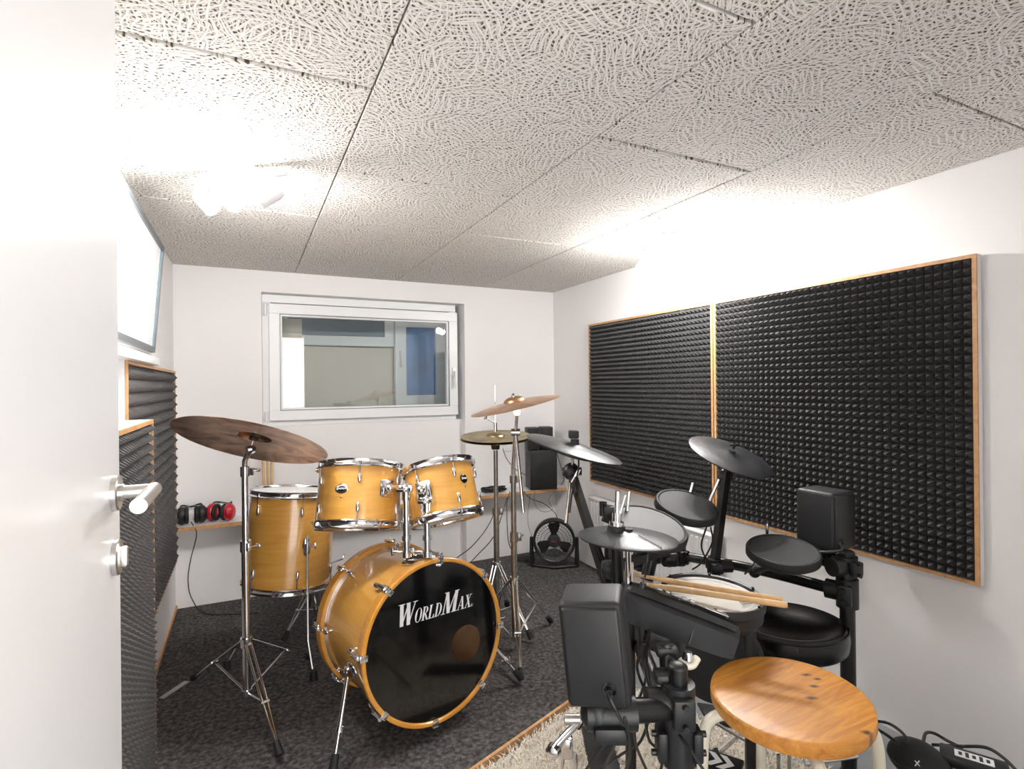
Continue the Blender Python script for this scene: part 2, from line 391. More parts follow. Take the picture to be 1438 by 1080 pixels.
struct(slab('trim_1', (XL, 2.0, 0.0), (XL+.008, YB, .02), 'oak'))

# raised carpeted platform
t = thing('drum_platform', 'low platform with dark grey felt carpet under the drums', 'platform', (.9, 2.6, FZ))
e0, e1 = V((XL+.004, 1.279, 0)), V((XR-.004, 2.214, 0))
pl = [e0, e1, V((XR-.004, YB-.004, 0)), V((XL+.004, YB-.004, 0))]
MB().poly(pl, (0, 0, -.008)).build('carpet', 'carpet', t, smooth=False)
dd = (e1-e0).normalized(); nn = V((dd.y, -dd.x, 0))
MB().poly([p-V((0, 0, .008)) for p in pl], (0, 0, -.022)).build('board', 'oak', t, smooth=False)
m = MB(); m.poly([e0+nn*.012-V((0, 0, .002)), e1+nn*.012-V((0, 0, .002)), e1-V((0, 0, .002)), e0-V((0, 0, .002))], (0, 0, -.028)); m.build('edge_strip', 'oak', t, smooth=False)
m = MB(); q0, q1 = V((-.315, 2.58, .004)), V((-.235, 2.68, .004)); dq = (q1-q0).normalized(); nq = V((-dq.y, dq.x, 0))
m.poly([q0-nq*.012, q1-nq*.012, q1+nq*.012, q0+nq*.012], (0, 0, -.0035)); m.build('seam_strip', 'steel', t, smooth=False)

# back window
t = thing('window_1', 'white plastic window in the niche of the back wall', 'window', (.73, 3.64, 1.03)); struct(t)
def frame(mb, x0, x1, z0, z1, y, w_, d, bev=.004):
    mb.box(((x0+x1)/2, y, z1-w_/2), (x1-x0, d, w_), bev=bev); mb.box(((x0+x1)/2, y, z0+w_/2), (x1-x0, d, w_), bev=bev)
    mb.box((x0+w_/2, y, (z0+z1)/2), (w_, d, z1-z0-2*w_+.002), bev=bev); mb.box((x1-w_/2, y, (z0+z1)/2), (w_, d, z1-z0-2*w_+.002), bev=bev)
m = MB(); frame(m, NX0+.002, NX1-.04, 1.0, 1.813, 3.692, .05, .05); m.build('window_frame', 'pvc', t, smooth=False)
m = MB(); frame(m, .126, 1.346, 1.035, 1.755, 3.665, .062, .055); frame(m, .182, 1.290, 1.091, 1.699, 3.668, .02, .04, .002)
sash = m.build('sash', 'pvc', t, smooth=False)
m = MB(); frame(m, .187, 1.285, 1.096, 1.694, 3.664, .005, .05, 0); m.build('gasket', 'greyframe', t, smooth=False)
MB().box((.736, 3.672, 1.395), (1.09, .006, .59)).build('pane', 'glass', t, smooth=False)
m = MB(); m.box((1.318, 3.634, 1.33), (.03, .012, .075), bev=.005); m.cyl((1.318, 3.628, 1.335), (1.318, 3.60, 1.335), .009); m.box((1.318, 3.598, 1.285), (.02, .014, .12), bev=.006)
m.build('window_handle', 'pvc', t)
m = MB(); m.cyl((.108, 3.655, 1.68), (.108, 3.655, 1.755), .009); m.build('hinge', 'pvc', t)
m = MB(); m.cyl((.108, 3.655, 1.03), (.108, 3.655, 1.09), .009); m.build('hinge', 'pvc', t)

# light shaft behind the window
YS = 4.12
m = MB(); m.box((.8, YS+.05, 1.4), (2.2, .1, 1.5)); m.box((-.05, 4.0, 1.4), (.1, .5, 1.5)); m.box((1.75, 4.0, 1.4), (.1, .5, 1.5)); m.box((.85, 3.97, .85), (1.9, .4, .1))
m.box((.85, 4.0, 1.975), (1.9, .4, .03))
struct(m.build('wall_shaft', 'wall', smooth=False))
t = thing('beige_panel', 'beige board closing the shaft behind the window', 'panel', (.68, YS-.02, .9))
MB().box((.68, YS-.015, 1.25), (.64, .02, .56), bev=.003).build('board', 'beigewall', t)
m = MB(); m.tube([(.37, YS-.03, 1.532), (.72, YS-.03, 1.53), (1.0, YS-.03, 1.528)], .0028, 6); m.build('cable', 'cable', t)
t = struct(thing('window_2', 'narrow window with bluish pane behind the back window', 'window', (.6, YS-.02, 1.54)))
m = MB(); frame(m, .19, 1.0, 1.535, 1.80, YS-.03, .07, .05); m.build('window_frame', 'pvc', t, smooth=False)
MB().box((.6, YS-.028, 1.67), (.70, .01, .16)).build('pane', 'dimblue', t)
t = struct(thing('window_3', 'open white sash with blue pane seen through the back window', 'window', (1.2, 4.0, 1.08)))
m = MB(); frame(m, 1.0, 1.40, 1.085, 1.77, 4.06, .085, .05); m.build('sash', 'pvc', t, smooth=False)
MB().box((1.2, 4.065, 1.43), (.24, .01, .53)).build('pane', 'blue', t)
m = MB(); m.box((1.045, 4.03, 1.47), (.024, .014, .07), bev=.004); m.box((1.045, 4.012, 1.43), (.018, .014, .10), bev=.005); m.build('window_handle', 'pvc', t)
m = MB(); m.box((.27, YS-.06, 1.33), (.16, .08, .76), bev=.004); struct(m.build('trim_2', 'beigewall'))

ld = bpy.data.lights.new('shaft_fill', 'POINT'); ld.energy = 1.6; ld.shadow_soft_size = .08; lo = bpy.data.objects.new('shaft_fill', ld); scene.collection.objects.link(lo); lo.location = (1.0, 3.86, 1.90)  # added fill light to brighten the shaft, no lamp hangs there
# shelf along the back wall
t = thing('wall_shelf', 'long narrow white shelf with oak edge along the back wall', 'shelf', (.87, 3.5, .46))
MB().box(((XL+XR)/2, 3.512, .478), (XR-XL-.006, .155, .022)).build('board', 'white', t, smooth=False)
MB().box(((XL+XR)/2, 3.431, .478), (XR-XL-.006, .006, .022)).build('edge_band', 'oak', t, smooth=False)
t = thing('wall_socket', 'white power socket on the back wall above the shelf', 'socket', (1.63, 3.59, .74))
so = PY(713, 626, 3.594)
m = MB(); m.box(so+V((0, -.005, 0)), (.08, .01, .08), bev=.003); m.build('cover', 'pvc', t)
m = MB(); m.lathe(so+V((0, -.0105, 0)), (0, -1, 0), [(.0, -.004), (.017, -.004), (.019, .001), (.021, .001)], 32); m.build('inset', 'label', t)
# radiator on right wall
t = thing('radiator', 'white ribbed panel radiator low on the right wall', 'radiator', (2.07, 2.5, .12))
m = MB()
m.box((2.062, 2.50, .30), (.03, 1.1, .36), bev=.006)
for i in range(32): m.box((2.045, 1.98+i*.0335, .30), (.012, .018, .33), bev=.004, seg=1)
m.build('panel', 'white', t, smooth=False)
MB().box((2.068, 2.50, .485), (.055, 1.1, .012), bev=.003).build('grille', 'white', t)
MB().box((2.092, 2.30, .30), (.026, .04, .3)).build('bracket', 'white', t); MB().box((2.092, 2.75, .30), (.026, .04, .3)).build('bracket', 'white', t)

# open door on the left
t = struct(thing('door_1', 'white door standing open at the left edge', 'door', (-.2, .6, FZ+.01)))
MB().box((-.1995, .585, .935), (.042, .895, 1.92), bev=.002).build('door_leaf', 'white', t, smooth=False)
dz = 1.086; dy = .985; dx = -.1785
m = MB()
m.lathe((dx, dy, dz), (1, 0, 0), [(0, .009), (.024, .009), (.0262, .007), (.0262, 0)], 48)
m.cyl((dx+.008, dy, dz), (dx+.014, dy, dz), .0125, n=28)
m.build('rosette', 'steel', t)
m = MB(); pts = [(dx+.01, dy, dz), (dx+.052, dy, dz)]; m.tube(pts, .0102, 24)
m.tube([(dx+.050, dy+.012, dz), (dx+.050, dy-.125, dz)], .0102, 24); m.build('door_handle', 'steel', t)
m = MB(); m.lathe((dx, dy, dz-.095), (1, 0, 0), [(0, .009), (.012, .009), (.012, .0095), (.024, .009), (.0262, .007), (.0262, 0)], 48)
m.box((dx+.013, dy, dz-.095), (.01, .012, .03), bev=.003)
m.build('escutcheon', 'steel', t)

# grey framed window leaning out of the left wall
t = struct(thing('window_4', 'grey framed window tilted open at the top on the left wall', 'window', (XL, 2.3, 1.39)))
bt, tp = V((-.355, 0, 1.392)), V((-.318, 0, 1.842)); ax = (tp-bt).normalized(); nrm = V((ax.z, 0, -ax.x))
y0, y1 = 1.62, 2.737; h = (tp-bt).length; mid = (bt+tp)/2
A = (V((0, 1, 0)), -nrm, ax)
m = MB()
m.box(mid+V((0, (y0+y1)/2, 0))+ax*(h/2-.011), (y1-y0, .02, .022), A); m.box(mid+V((0, (y0+y1)/2, 0))-ax*(h/2-.011), (y1-y0, .02, .022), A)
m.box(mid+V((0, y1-.011, 0)), (.022, .02, h-.04), A); m.box(mid+V((0, y0+.011, 0)), (.022, .02, h-.04), A)
m.build('sash', 'greyframe', t, smooth=False)
MB().box(mid+V((0, (y0+y1)/2, 0)), (y1-y0-.04, .006, h-.04), A).build('pane', 'lit_recess', t, smooth=False)
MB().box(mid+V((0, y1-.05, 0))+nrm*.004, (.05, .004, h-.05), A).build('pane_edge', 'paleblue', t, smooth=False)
m = MB(); m.box((XL+.006, 2.15, 1.60), (.01, 1.14, .43)); m.build('window_frame', 'white', t, smooth=False)
struct(MB().box((XL+.03, 1.85, 1.345), (.06, 1.4, .03), bev=.004).build('trim_3', 'white'))

# ---------------------------------------------------------------- ceiling spot lamps
def spot_lamp(label, c, d, heads):
    t = thing('ceiling_lamp', label, 'lamp', c, 'white ceiling lamps with spot heads')
    d = V(d).normalized(); 
    MB().lathe(c, (0, 0, -1), [(0, .028), (.052, .028), (.06, .02), (.06, 0)], 40).build('ceiling_rose', 'white', t)
    side = V((-d.y, d.x, 0))
    MB().box(V(c)+V((0, 0, -.034)), (.34, .03, .012), (d, side, V((0, 0, 1))), bev=.004).build('bar', 'white', t)
    for off, aim in heads:
        aim = V(aim).normalized(); p = V(c)+d*off+V((0, 0, -.045)); h = p+V((0, 0, -.05))
        s_ = MB().cyl(p, h, .006).lathe(h-aim*.035, aim, [(0, 0), (.018, .002), (.026, .02), (.031, .075), (.028, .075), (.024, .05)], 28).build('spot_head', 'white', t)
        MB().sphere(h+aim*.026, .020, ax=basis(aim)).build('bulb', 'bulb', s_)
        ld = bpy.data.lights.new('lamp_light', 'SPOT'); ld.energy = LAMP_L if c[0] < 1 else LAMP_R
        ld.spot_size = math.radians(150); ld.spot_blend = .8; ld.shadow_soft_size = .03; ld.color = (1, .99, .975)
        lo = bpy.data.objects.new('lamp_light', ld); scene.collection.objects.link(lo)
        lo.location = h+aim*.055; lo.rotation_euler = aim.to_track_quat('-Z', 'Y').to_euler()
        ld2 = bpy.data.lights.new('lamp_glow', 'POINT'); ld2.energy = ld.energy*1.75; ld2.shadow_soft_size = .03; ld2.color = (1, .99, .975)
        lo2 = bpy.data.objects.new('lamp_glow', ld2); scene.collection.objects.link(lo2); lo2.location = h+aim*.06
spot_lamp('white ceiling lamp with spots at the left, near the door', (-.02, 1.93, ZC), (-.8, .6, 0), [(-.12, (-.6, .2, -.3)), (.0, (-.4, -.5, -.7)), (.12, (.7, -.4, -.7))])
spot_lamp('white ceiling lamp with spots at the right, above the foam panels', (1.80, 2.0, ZC), (.25, -1, 0), [(-.13, (-.5, -.1, -.9)), (.0, (.4, -.5, -.7)), (.13, (.5, -.8, -.5))])

# ---------------------------------------------------------------- foam panels
def foam(mb, o, du, dv, dn, nu, nv, pu, pv, hgt):
    rows = [[mb.bm.verts.new(o+du*(i*pu)+dv*(j*pv)) for i in range(nu+1)] for j in range(nv+1)]
    for j in range(nv):
        for i in range(nu):
            k = mb.bm.verts.new(o+du*((i+.5)*pu)+dv*((j+.5)*pv)+dn*hgt)
            a, b, c, d = rows[j][i], rows[j][i+1], rows[j+1][i+1], rows[j+1][i]
            for x, y in ((a, b), (b, c), (c, d), (d, a)): mb.bm.faces.new((x, y, k))
def wall_panel(label, y0, y1, z0, z1, X, sgn, mfoam, edge=.012, depth=.029, pitch=.0278, hgt=.022):
    # X: plane of the frame's front; sgn: direction of the front along x
    t = thing('acoustic_panel', label, 'acoustic panel', (X, (y0+y1)/2, z0), 'foam panels on the walls')
    m = MB(); xm = X-sgn*(depth/2+.004)
    m.box((xm, (y0+y1)/2, z1-edge/2), (depth-.008, y1-y0, edge)); m.box((xm, (y0+y1)/2, z0+edge/2), (depth-.008, y1-y0, edge))
    m.box((xm, y0+edge/2, (z0+z1)/2), (depth-.008, edge, z1-z0-2*edge)); m.box((xm, y1-edge/2, (z0+z1)/2), (depth-.008, edge, z1-z0-2*edge))
    m.build('side_board', 'white', t, smooth=False)
    m = MB(); xm = X-sgn*.0035
    m.box((xm, (y0+y1)/2, z1-edge/2), (.007, y1-y0, edge)); m.box((xm, (y0+y1)/2, z0+edge/2), (.007, y1-y0, edge))
    m.box((xm, y0+edge/2, (z0+z1)/2), (.007, edge, z1-z0-2*edge)); m.box((xm, y1-edge/2, (z0+z1)/2), (.007, edge, z1-z0-2*edge))
    m.build('edge_band', 'oak', t, smooth=False)
    W, Hh = y1-y0-2*edge, z1-z0-2*edge; nu, nv = round(W/pitch), round(Hh/pitch)
    m = MB(); foam(m, V((X-sgn*.012, y0+edge, z0+edge)), V((0, 1, 0)), V((0, 0, 1)), V((sgn, 0, 0)), nu, nv, W/nu, Hh/nv, hgt+.004)
    m.box((X-sgn*.022, (y0+y1)/2, (z0+z1)/2), (.018, W, Hh))
    m.build('foam', mfoam, t, smooth=False)
PT, PB = 1.24+.401, 1.24-.650
wall_panel('larger charcoal pyramid foam panel on the right wall, nearer one', .905, 1.983, PB, PT, 2.071, -1, 'foam')
wall_panel('charcoal pyramid foam panel on the right wall, farther one by the corner', 1.990, 3.074, PB, PT, 2.071, -1, 'foam')
wall_panel('grey foam panel high on the left wall, behind the one by the door', 2.05, 3.33, .34, 1.33, -.331, 1, 'foam_light', depth=.03, hgt=.020, pitch=.046)
wall_panel('grey pyramid foam panel on the left reaching the floor beside the door', 1.10, 2.03, -.02, 1.144, -.262, 1, 'foam_light', depth=.10, pitch=.03, hgt=.018)
# ---------------------------------------------------------------- drum kit
def hoop(mb, c, n, r, hgt=.03, out=1):
    # pressed metal hoop: flange, band, rolled edge; out = +1 when its rim points along n
    o = out
    mb.lathe(c, n, [(r-.004, 0), (r+.010, -o*.004), (r+.012, o*0), (r+.004, o*.006), (r+.002, o*(hgt-.006)), (r+.005, o*hgt), (r+.001, o*(hgt+.002)), (r-.003, o*(hgt-.003)), (r-.004, 0)], 96)
def drum(label, c, n, r, h, lugs, phase, name='tom_drum', badge=None, group=None, small=1.0):
    c = V(c); a, b, n = basis(n); bot = c-n*h
    t = thing(name, label, 'drum', bot, group)
    m = MB(); m.lathe(bot, n, [(r-.008, 0), (r, 0), (r, h), (r-.008, h), (r-.008, 0)], 96); m.build('shell', 'maple', t)
    m = MB(); m.lathe(c, n, [(0, .003), (r-.006, .003), (r+.001, .0), (r+.003, -.012), (r+.001, -.012)], 96); m.build('batter_head', 'headwhite', t)
    m = MB(); m.lathe(bot, n, [(0, -.003), (r-.006, -.003), (r+.001, 0), (r+.003, .012), (r+.001, .012)], 96); m.build('resonant_head', 'headwhite', t)
    m = MB(); hoop(m, c-n*.012, n, r+.004, .024, 1); m.build('hoop', 'chrome', t)
    m = MB(); hoop(m, bot+n*.012, n, r+.004, .024, -1); m.build('hoop', 'chrome', t)
    for i in range(lugs):
        th = phase+2*PI*i/lugs; d = a*math.cos(th)+b*math.sin(th); sd = n.cross(d)
        for z, s in ((h*.74, 1), (h*.26, -1)) if h < .3 else ((h*.83, 1), (h*.17, -1)):
            p = bot+n*z+d*(r+.004)
            MB().sphere(p, .010, (.75, .75, 2.1 if h < .3 else 2.4), (sd, d, n)).build('lug', 'chrome', t)
            e = (c-n*.006 if s > 0 else bot+n*.006)+d*(r+.011)
            MB().cyl(p+d*.004+n*s*.012, e+n*s*.008, .0026, n=8).cyl(e-n*s*.004, e+n*s*.009, .0045, n=8).build('tension_rod', 'chrome', t)
    if badge:
        th, z, kind = badge; d = a*math.cos(th)+b*math.sin(th); sd = d.cross(n) if False else n.cross(d); p = bot+n*z+d*(r+.001)
        m = MB(); sx = 1.45 if kind == 'silver' else 1.0
        m.sphere(p, .0175, (sx, .12, 1.0), (sd, d, n), u=32, v=16); bd = m.build('badge', 'gloss' if kind != 'silver' else 'chrome', t)
        if kind == 'silver': MB().sphere(p+d*.0006, .0145, (1.4, .12, .85), (sd, d, n), u=32, v=16).build('badge_plate', 'gloss', bd)
        m = MB()
        for k in range(6): m.box(p+d*.0026+sd*((k-2.5)*.0042*sx)+n*.001*(k % 2), (.0028*sx, .0012, .006 if k else .009), (sd, d, n))
        m.build('badge_print', 'letter', bd)
        MB().sphere(p-n*.030+d*.0, .004, (1, .5, 1), (sd, d, n)).build('air_vent', 'dullmetal', t)
    return t
def facing(c, n, px, py=None):     # angle on the drum wall that points at the viewer, shifted
    a, b, n = basis(n); v = (CAM-V(c)); return math.atan2(v.dot(b), v.dot(a))
G = 'amber maple drums of the acoustic kit'
n1 = V((.12, .27, .95)).normalized(); c1 = V((.41, 2.225, .915)); f1 = facing(c1, n1, 0)
tm1 = drum('amber maple rack tom with oval silver badge, left of the two over the bass drum', c1, n1, .158, .225, 6, f1-.02-PI/6+.52, badge=(f1-.42, .225*.56, 'silver'), group=G)
n2 = V((-.055, .36, .93)).normalized(); c2 = V((.664, 1.985, .930)); c2 = CAM+(c2-CAM)*1.035-RT*.014; f2 = facing(c2, n2, 0)
tm2 = drum('small amber rack tom with round black badge, right of the two over the bass drum', c2, n2, .132, .20, 6, f2+.42, badge=(f2+.72, .195*.62, 'black'), group=G)
n3 = V((.085, .06, .99)).normalized(); c3 = V((.20, 2.755, .752)); f3 = facing(c3, n3, 0)
fl = drum('large amber maple floor tom standing on chrome legs at the left', c3, n3, .186, .415, 6, f3+.20, name='floor_tom', group=G)
for (bx, top, bend, foot) in ((P(443, 772, 2.33), P(446, 700, 2.33), P(438, 918, 2.33), V((.262, 2.395, .02))),
                              (P(330, 770, 2.45), P(334, 735, 2.45), P(322, 908, 2.45), P(318, 916, 2.43)),
                              (V((.30, 2.93, .40)), V((.30, 2.93, .55)), V((.32, 2.96, .08)), V((.35, 3.02, .02)))):
    d = V((bx.x-c3.x, bx.y-c3.y, 0)).normalized(); 
    bx = V((c3.x-.01, c3.y-.03, bx.z))+d*.207
    foot = V((bx.x+d.x*.07, bx.y+d.y*.07, .018)); bend = V((bx.x, bx.y, .14)); top = V((bx.x, bx.y, bx.z+.05))
    sd = V((-d.y, d.x, 0))
    l = MB().tube([top, bx, bend, foot], .0052, 12).build('leg', 'chrome', fl)
    MB().cyl(foot+V((0, 0, .024)), foot-V((0, 0, .016)), .014, .017).build('rubber_foot', 'rubber', l)
    br = MB().sphere(bx-d*.010, .02, (.9, .55, 2.2), (sd, d, V((0, 0, 1)))).cyl(bx-V((0, 0, .016)), bx+V((0, 0, .016)), .0105).build('leg_bracket', 'chrome', fl)
    MB().cyl(bx+sd*.008, bx+sd*.03, .004).box(bx+sd*.034, (.007, .03, .012), (sd, V((0, 0, 1)), d), bev=.003).build('wing_screw', 'chrome', br)

# bass drum
F0, R0 = V((.606, 1.880, .330)), V((.512, 2.275, .304)); ax = (F0-R0).normalized(); L = (F0-R0).length; rb = .266
a, b, ax = basis(ax)
def bp(ang, r, h): return F0+ax*h+(a*math.cos(ang)+b*math.sin(ang))*r
bd = thing('bass_drum', 'amber maple bass drum with glossy black lettered front head', 'drum', (.55, 2.07, .02), G)
MB().lathe(R0, ax, [(rb-.008, .02), (rb, .02), (rb, L-.02), (rb-.008, L-.02), (rb-.008, .02)], 128).build('shell', 'maple', bd)
MB().lathe(R0, ax, [(rb-.0095, .03), (rb-.0095, L-.03)], 96).lathe(R0, ax, [(0, .012), (rb-.01, .012)], 64).build('shell_lining', 'inner', bd)
for cc, s in ((F0, 1), (R0, -1)):
    MB().lathe(cc, ax, [(rb+.006, -.036*s), (rb+.018, -.036*s), (rb+.020, -.030*s), (rb+.020, .004*s), (rb+.017, .007*s), (rb+.008, .007*s), (rb+.004, .002*s), (rb+.006, -.036*s)], 128).build('wood_hoop', 'hoopwood', bd)
    MB().lathe(cc-ax*.040*s, ax, [(rb+.001, -.004), (rb+.006, -.004), (rb+.006, .004), (rb+.001, .004), (rb+.001, -.004)], 128).build('metal_ring', 'chrome', bd)
# front head with port hole
hd = ray(655, 903); hv = CAM+hd*((F0-CAM).dot(ax)/hd.dot(ax))-F0; hx, hy = hv.dot(a), hv.dot(b); hr = .064
m = MB(); N = 128; outer, inner = [], []
for i in range(N):
    th = 2*PI*i/N
    outer.append(m.bm.verts.new(F0+(a*math.cos(th)+b*math.sin(th))*(rb+.004)-ax*.002))
    inner.append(m.bm.verts.new(F0+a*(hx+math.cos(th)*hr)+b*(hy+math.sin(th)*hr)-ax*.002))
mids = []
for k in (.2, .4, .6, .8):
    mids.append([m.bm.verts.new(inner[i].co.lerp(outer[i].co, k)) for i in range(N)])
rs = [inner]+mids+[outer]
for A_, B_ in zip(rs, rs[1:]):
    for i in range(N): m.bm.faces.new((A_[i], A_[(i+1) % N], B_[(i+1) % N], B_[i]))
fh = m.build('front_head', 'headblack', bd)
MB().lathe(R0, ax, [(0, .008), (rb, .008)], 96).build('batter_head', 'headclear', bd)
# letters: condensed italic serif capitals drawn stroke by stroke
def glyph(ch):
    q = []
    def bar(x0, y0, x1, y1, w): q.append([(x0-w/2, y0), (x0+w/2, y0), (x1+w/2, y1), (x1-w/2, y1)])
    def ser(x, y, w=.26, up=1): q.append([(x-w/2, y), (x+w/2, y), (x+w/2, y+.035*up), (x-w/2, y+.035*up)])
    def arc(cx, cy, rx, ry, a0, a1, thick, thin, n=18):
        P_ = []
        for i in range(n+1):
            th = a0+(a1-a0)*i/n; k = thin+(thick-thin)*abs(math.cos(th))
            P_.append(((cx+math.cos(th)*rx, cy+math.sin(th)*ry), (cx+math.cos(th)*(rx-k), cy+math.sin(th)*(ry-thin))))
        for (o1, i1), (o2, i2) in zip(P_, P_[1:]): q.append([o1, o2, i2, i1])
    if ch == 'W': bar(.10, 1, .27, 0, .17); bar(.27, 0, .42, 1, .05); bar(.42, 1, .59, 0, .17); bar(.59, 0, .76, 1, .05); ser(.10, 1, .32, -1); ser(.42, 1, .2, -1); ser(.76, 1, .24, -1); w = .86
    if ch == 'M': bar(.08, 0, .13, 1, .05); bar(.16, 1, .36, 0, .17); bar(.36, 0, .62, 1, .05); bar(.66, 0, .66, 1, .17); ser(.08, 0, .22); ser(.66, 0, .3); ser(.12, 1, .2, -1); ser(.68, 1, .24, -1); w = .84
    if ch == 'O': arc(.27, .5, .27, .52, 0, 2*PI, .14, .035, 36); w = .56
    if ch == 'R': bar(.13, 0, .13, 1, .14); ser(.13, 0); ser(.1, 1, .22, -1); arc(.2, .74, .25, .26, -PI/2, PI/2, .13, .035); bar(.24, .5, .46, 0, .13); ser(.48, 0, .14); w = .54
    if ch == 'L': bar(.13, 0, .13, 1, .14); ser(.13, 0, .3); ser(.13, 1, .28, -1); q.append([(.13, 0), (.48, 0), (.48, .27), (.44, .27), (.36, .045), (.13, .045)]); w = .52
    if ch == 'D': bar(.13, 0, .13, 1, .14); ser(.1, 0, .22); ser(.1, 1, .22, -1); arc(.2, .5, .34, .5, -PI/2, PI/2, .14, .04, 24); w = .60
    if ch == 'A': bar(.06, 0, .28, 1, .045); bar(.48, 0, .29, 1, .15); ser(.07, 0, .2); ser(.48, 0, .28); q.append([(.13, .3), (.42, .3), (.42, .34), (.13, .34)]); w = .62
    if ch == 'X': bar(.46, 0, .12, 1, .15); bar(.08, 0, .46, 1, .045); ser(.1, 0, .2); ser(.46, 0, .28); ser(.13, 1, .28, -1); ser(.46, 1, .2, -1); w = .58
    if ch == 'r': arc(.15, .15, .15, .15, 0, 2*PI, .025, .025, 24); bar(.11, .07, .11, .23, .03); arc(.13, .19, .05, .045, -PI/2, PI/2, .025, .02, 8); bar(.14, .14, .19, .07, .03); w = .3
    return q, w
def head_pt(px, py):
    d = ray(px, py); tt = (F0-CAM).dot(ax)/d.dot(ax); p = CAM+d*tt-F0; return p.dot(a), p.dot(b)
bl0 = head_pt(556, 883); bl1 = head_pt(664, 851); 
sc_ = [(ch, s) for ch, s in zip('WORLDMAXr', (1.45, .9, .9, .9, .9, 1.45, .9, .9, .62))]
tot = sum(glyph(ch)[1]*s for ch, s in sc_); width = math.hypot(bl1[0]-bl0[0], bl1[1]-bl0[1]); 
dirx = ((bl1[0]-bl0[0])/width, (bl1[1]-bl0[1])/width); k = width/tot
hgt0 = (head_pt(572, 847)[1]-head_pt(566, 880)[1])/1.45
x = 0; slant = .26
for i, (ch, s) in enumerate(sc_):
    q, w_ = glyph(ch); m = MB()
    for j, poly in enumerate(q):
        pts = []
        for (gx, gy) in poly:
            yy = gy*s*hgt0; xx = (x+gx*s)*k+slant*yy*.9
            pts.append(F0+a*(bl0[0]+dirx[0]*xx-dirx[1]*yy)+b*(bl0[1]+dirx[1]*xx+dirx[0]*yy)+ax*(-.0012+.00002*j))
        m.poly(pts)
    m.build('letter', 'letter', fh, smooth=False)
    x += w_*s
# claws, rods and lugs
for cc, s in ((F0, 1), (R0, -1)):
    for i in range(8):
        an = math.radians(-5+45*i); d = a*math.cos(an)+b*math.sin(an); sd = ax.cross(d)
        e = cc+d*(rb+.021)
        m = MB(); m.box(e-ax*.012*s+d*.004, (.024, .050, .008), (sd, ax, d), bev=.003); m.box(e+ax*.009*s-d*.006, (.022, .006, .028), (sd, ax, d), bev=.002)
        m.cyl(e-ax*.050*s+d*.008, e-ax*.002*s+d*.008, .008, n=14); cl = m.build('claw', 'chrome', bd)
        if s > 0 or i in (2, 3, 4, 5):
            q = F0 if s > 0 else R0
            m = MB(); m.cyl(q+d*(rb+.028)-ax*.045*s, q+d*(rb+.024)-ax*.075*s, .0035, n=8); m.sphere(q+d*(rb+.016)-ax*.085*s, .013, (.8, 1.7, .9), (sd, ax, d)); m.cyl(q+d*(rb-.001)-ax*.085*s, q+d*(rb+.014)-ax*.085*s, .009)
            m.build('lug', 'chrome', bd)
# spurs
for p_top, p_mid, foot, an in ((P(497, 918, 1.98), P(484, 990, 1.88), V((.235, 1.80, .03)), 0), (P(712, 908, 2.05), P(728, 945, 2.05), V((1.012, 2.02, .028)), 0)):
    d = (foot-p_top).normalized()
    base = F0-ax*.12; dd_ = (p_top-base); dd_ -= ax*dd_.dot(ax); dd_.normalize(); att = base+dd_*(rb+.006)
    pt = att+dd_*.014
    d = (foot-pt).normalized(); Ls = (foot-pt).length
    sp = MB().cyl(pt, pt+d*Ls*.62, .0085).build('spur', 'chrome', bd)
    MB().cyl(pt+d*Ls*.6, foot-d*.03, .0055).cyl(pt+d*(Ls*.58), pt+d*(Ls*.63), .012).build('spur_rod', 'chrome', sp)
    MB().cyl(foot-d*.045, foot, .012, .015).build('rubber_foot', 'rubber', sp)
    sd = ax; o_ = pt+d*Ls*.60
    MB().cyl(o_, o_+sd*.03, .003).cyl(o_+sd*.03-V((0, 0, .012)), o_+sd*.03+V((0, 0, .022)), .003).build('wing_screw', 'chrome', sp)
    s1 = ax.cross(dd_)
    MB().sphere(att, .03, (.85, 1.3, .5), (s1, ax, dd_)).cyl(pt-ax*.02, pt+ax*.02, .014).sphere(pt, .018).build('spur_bracket', 'chrome', bd)
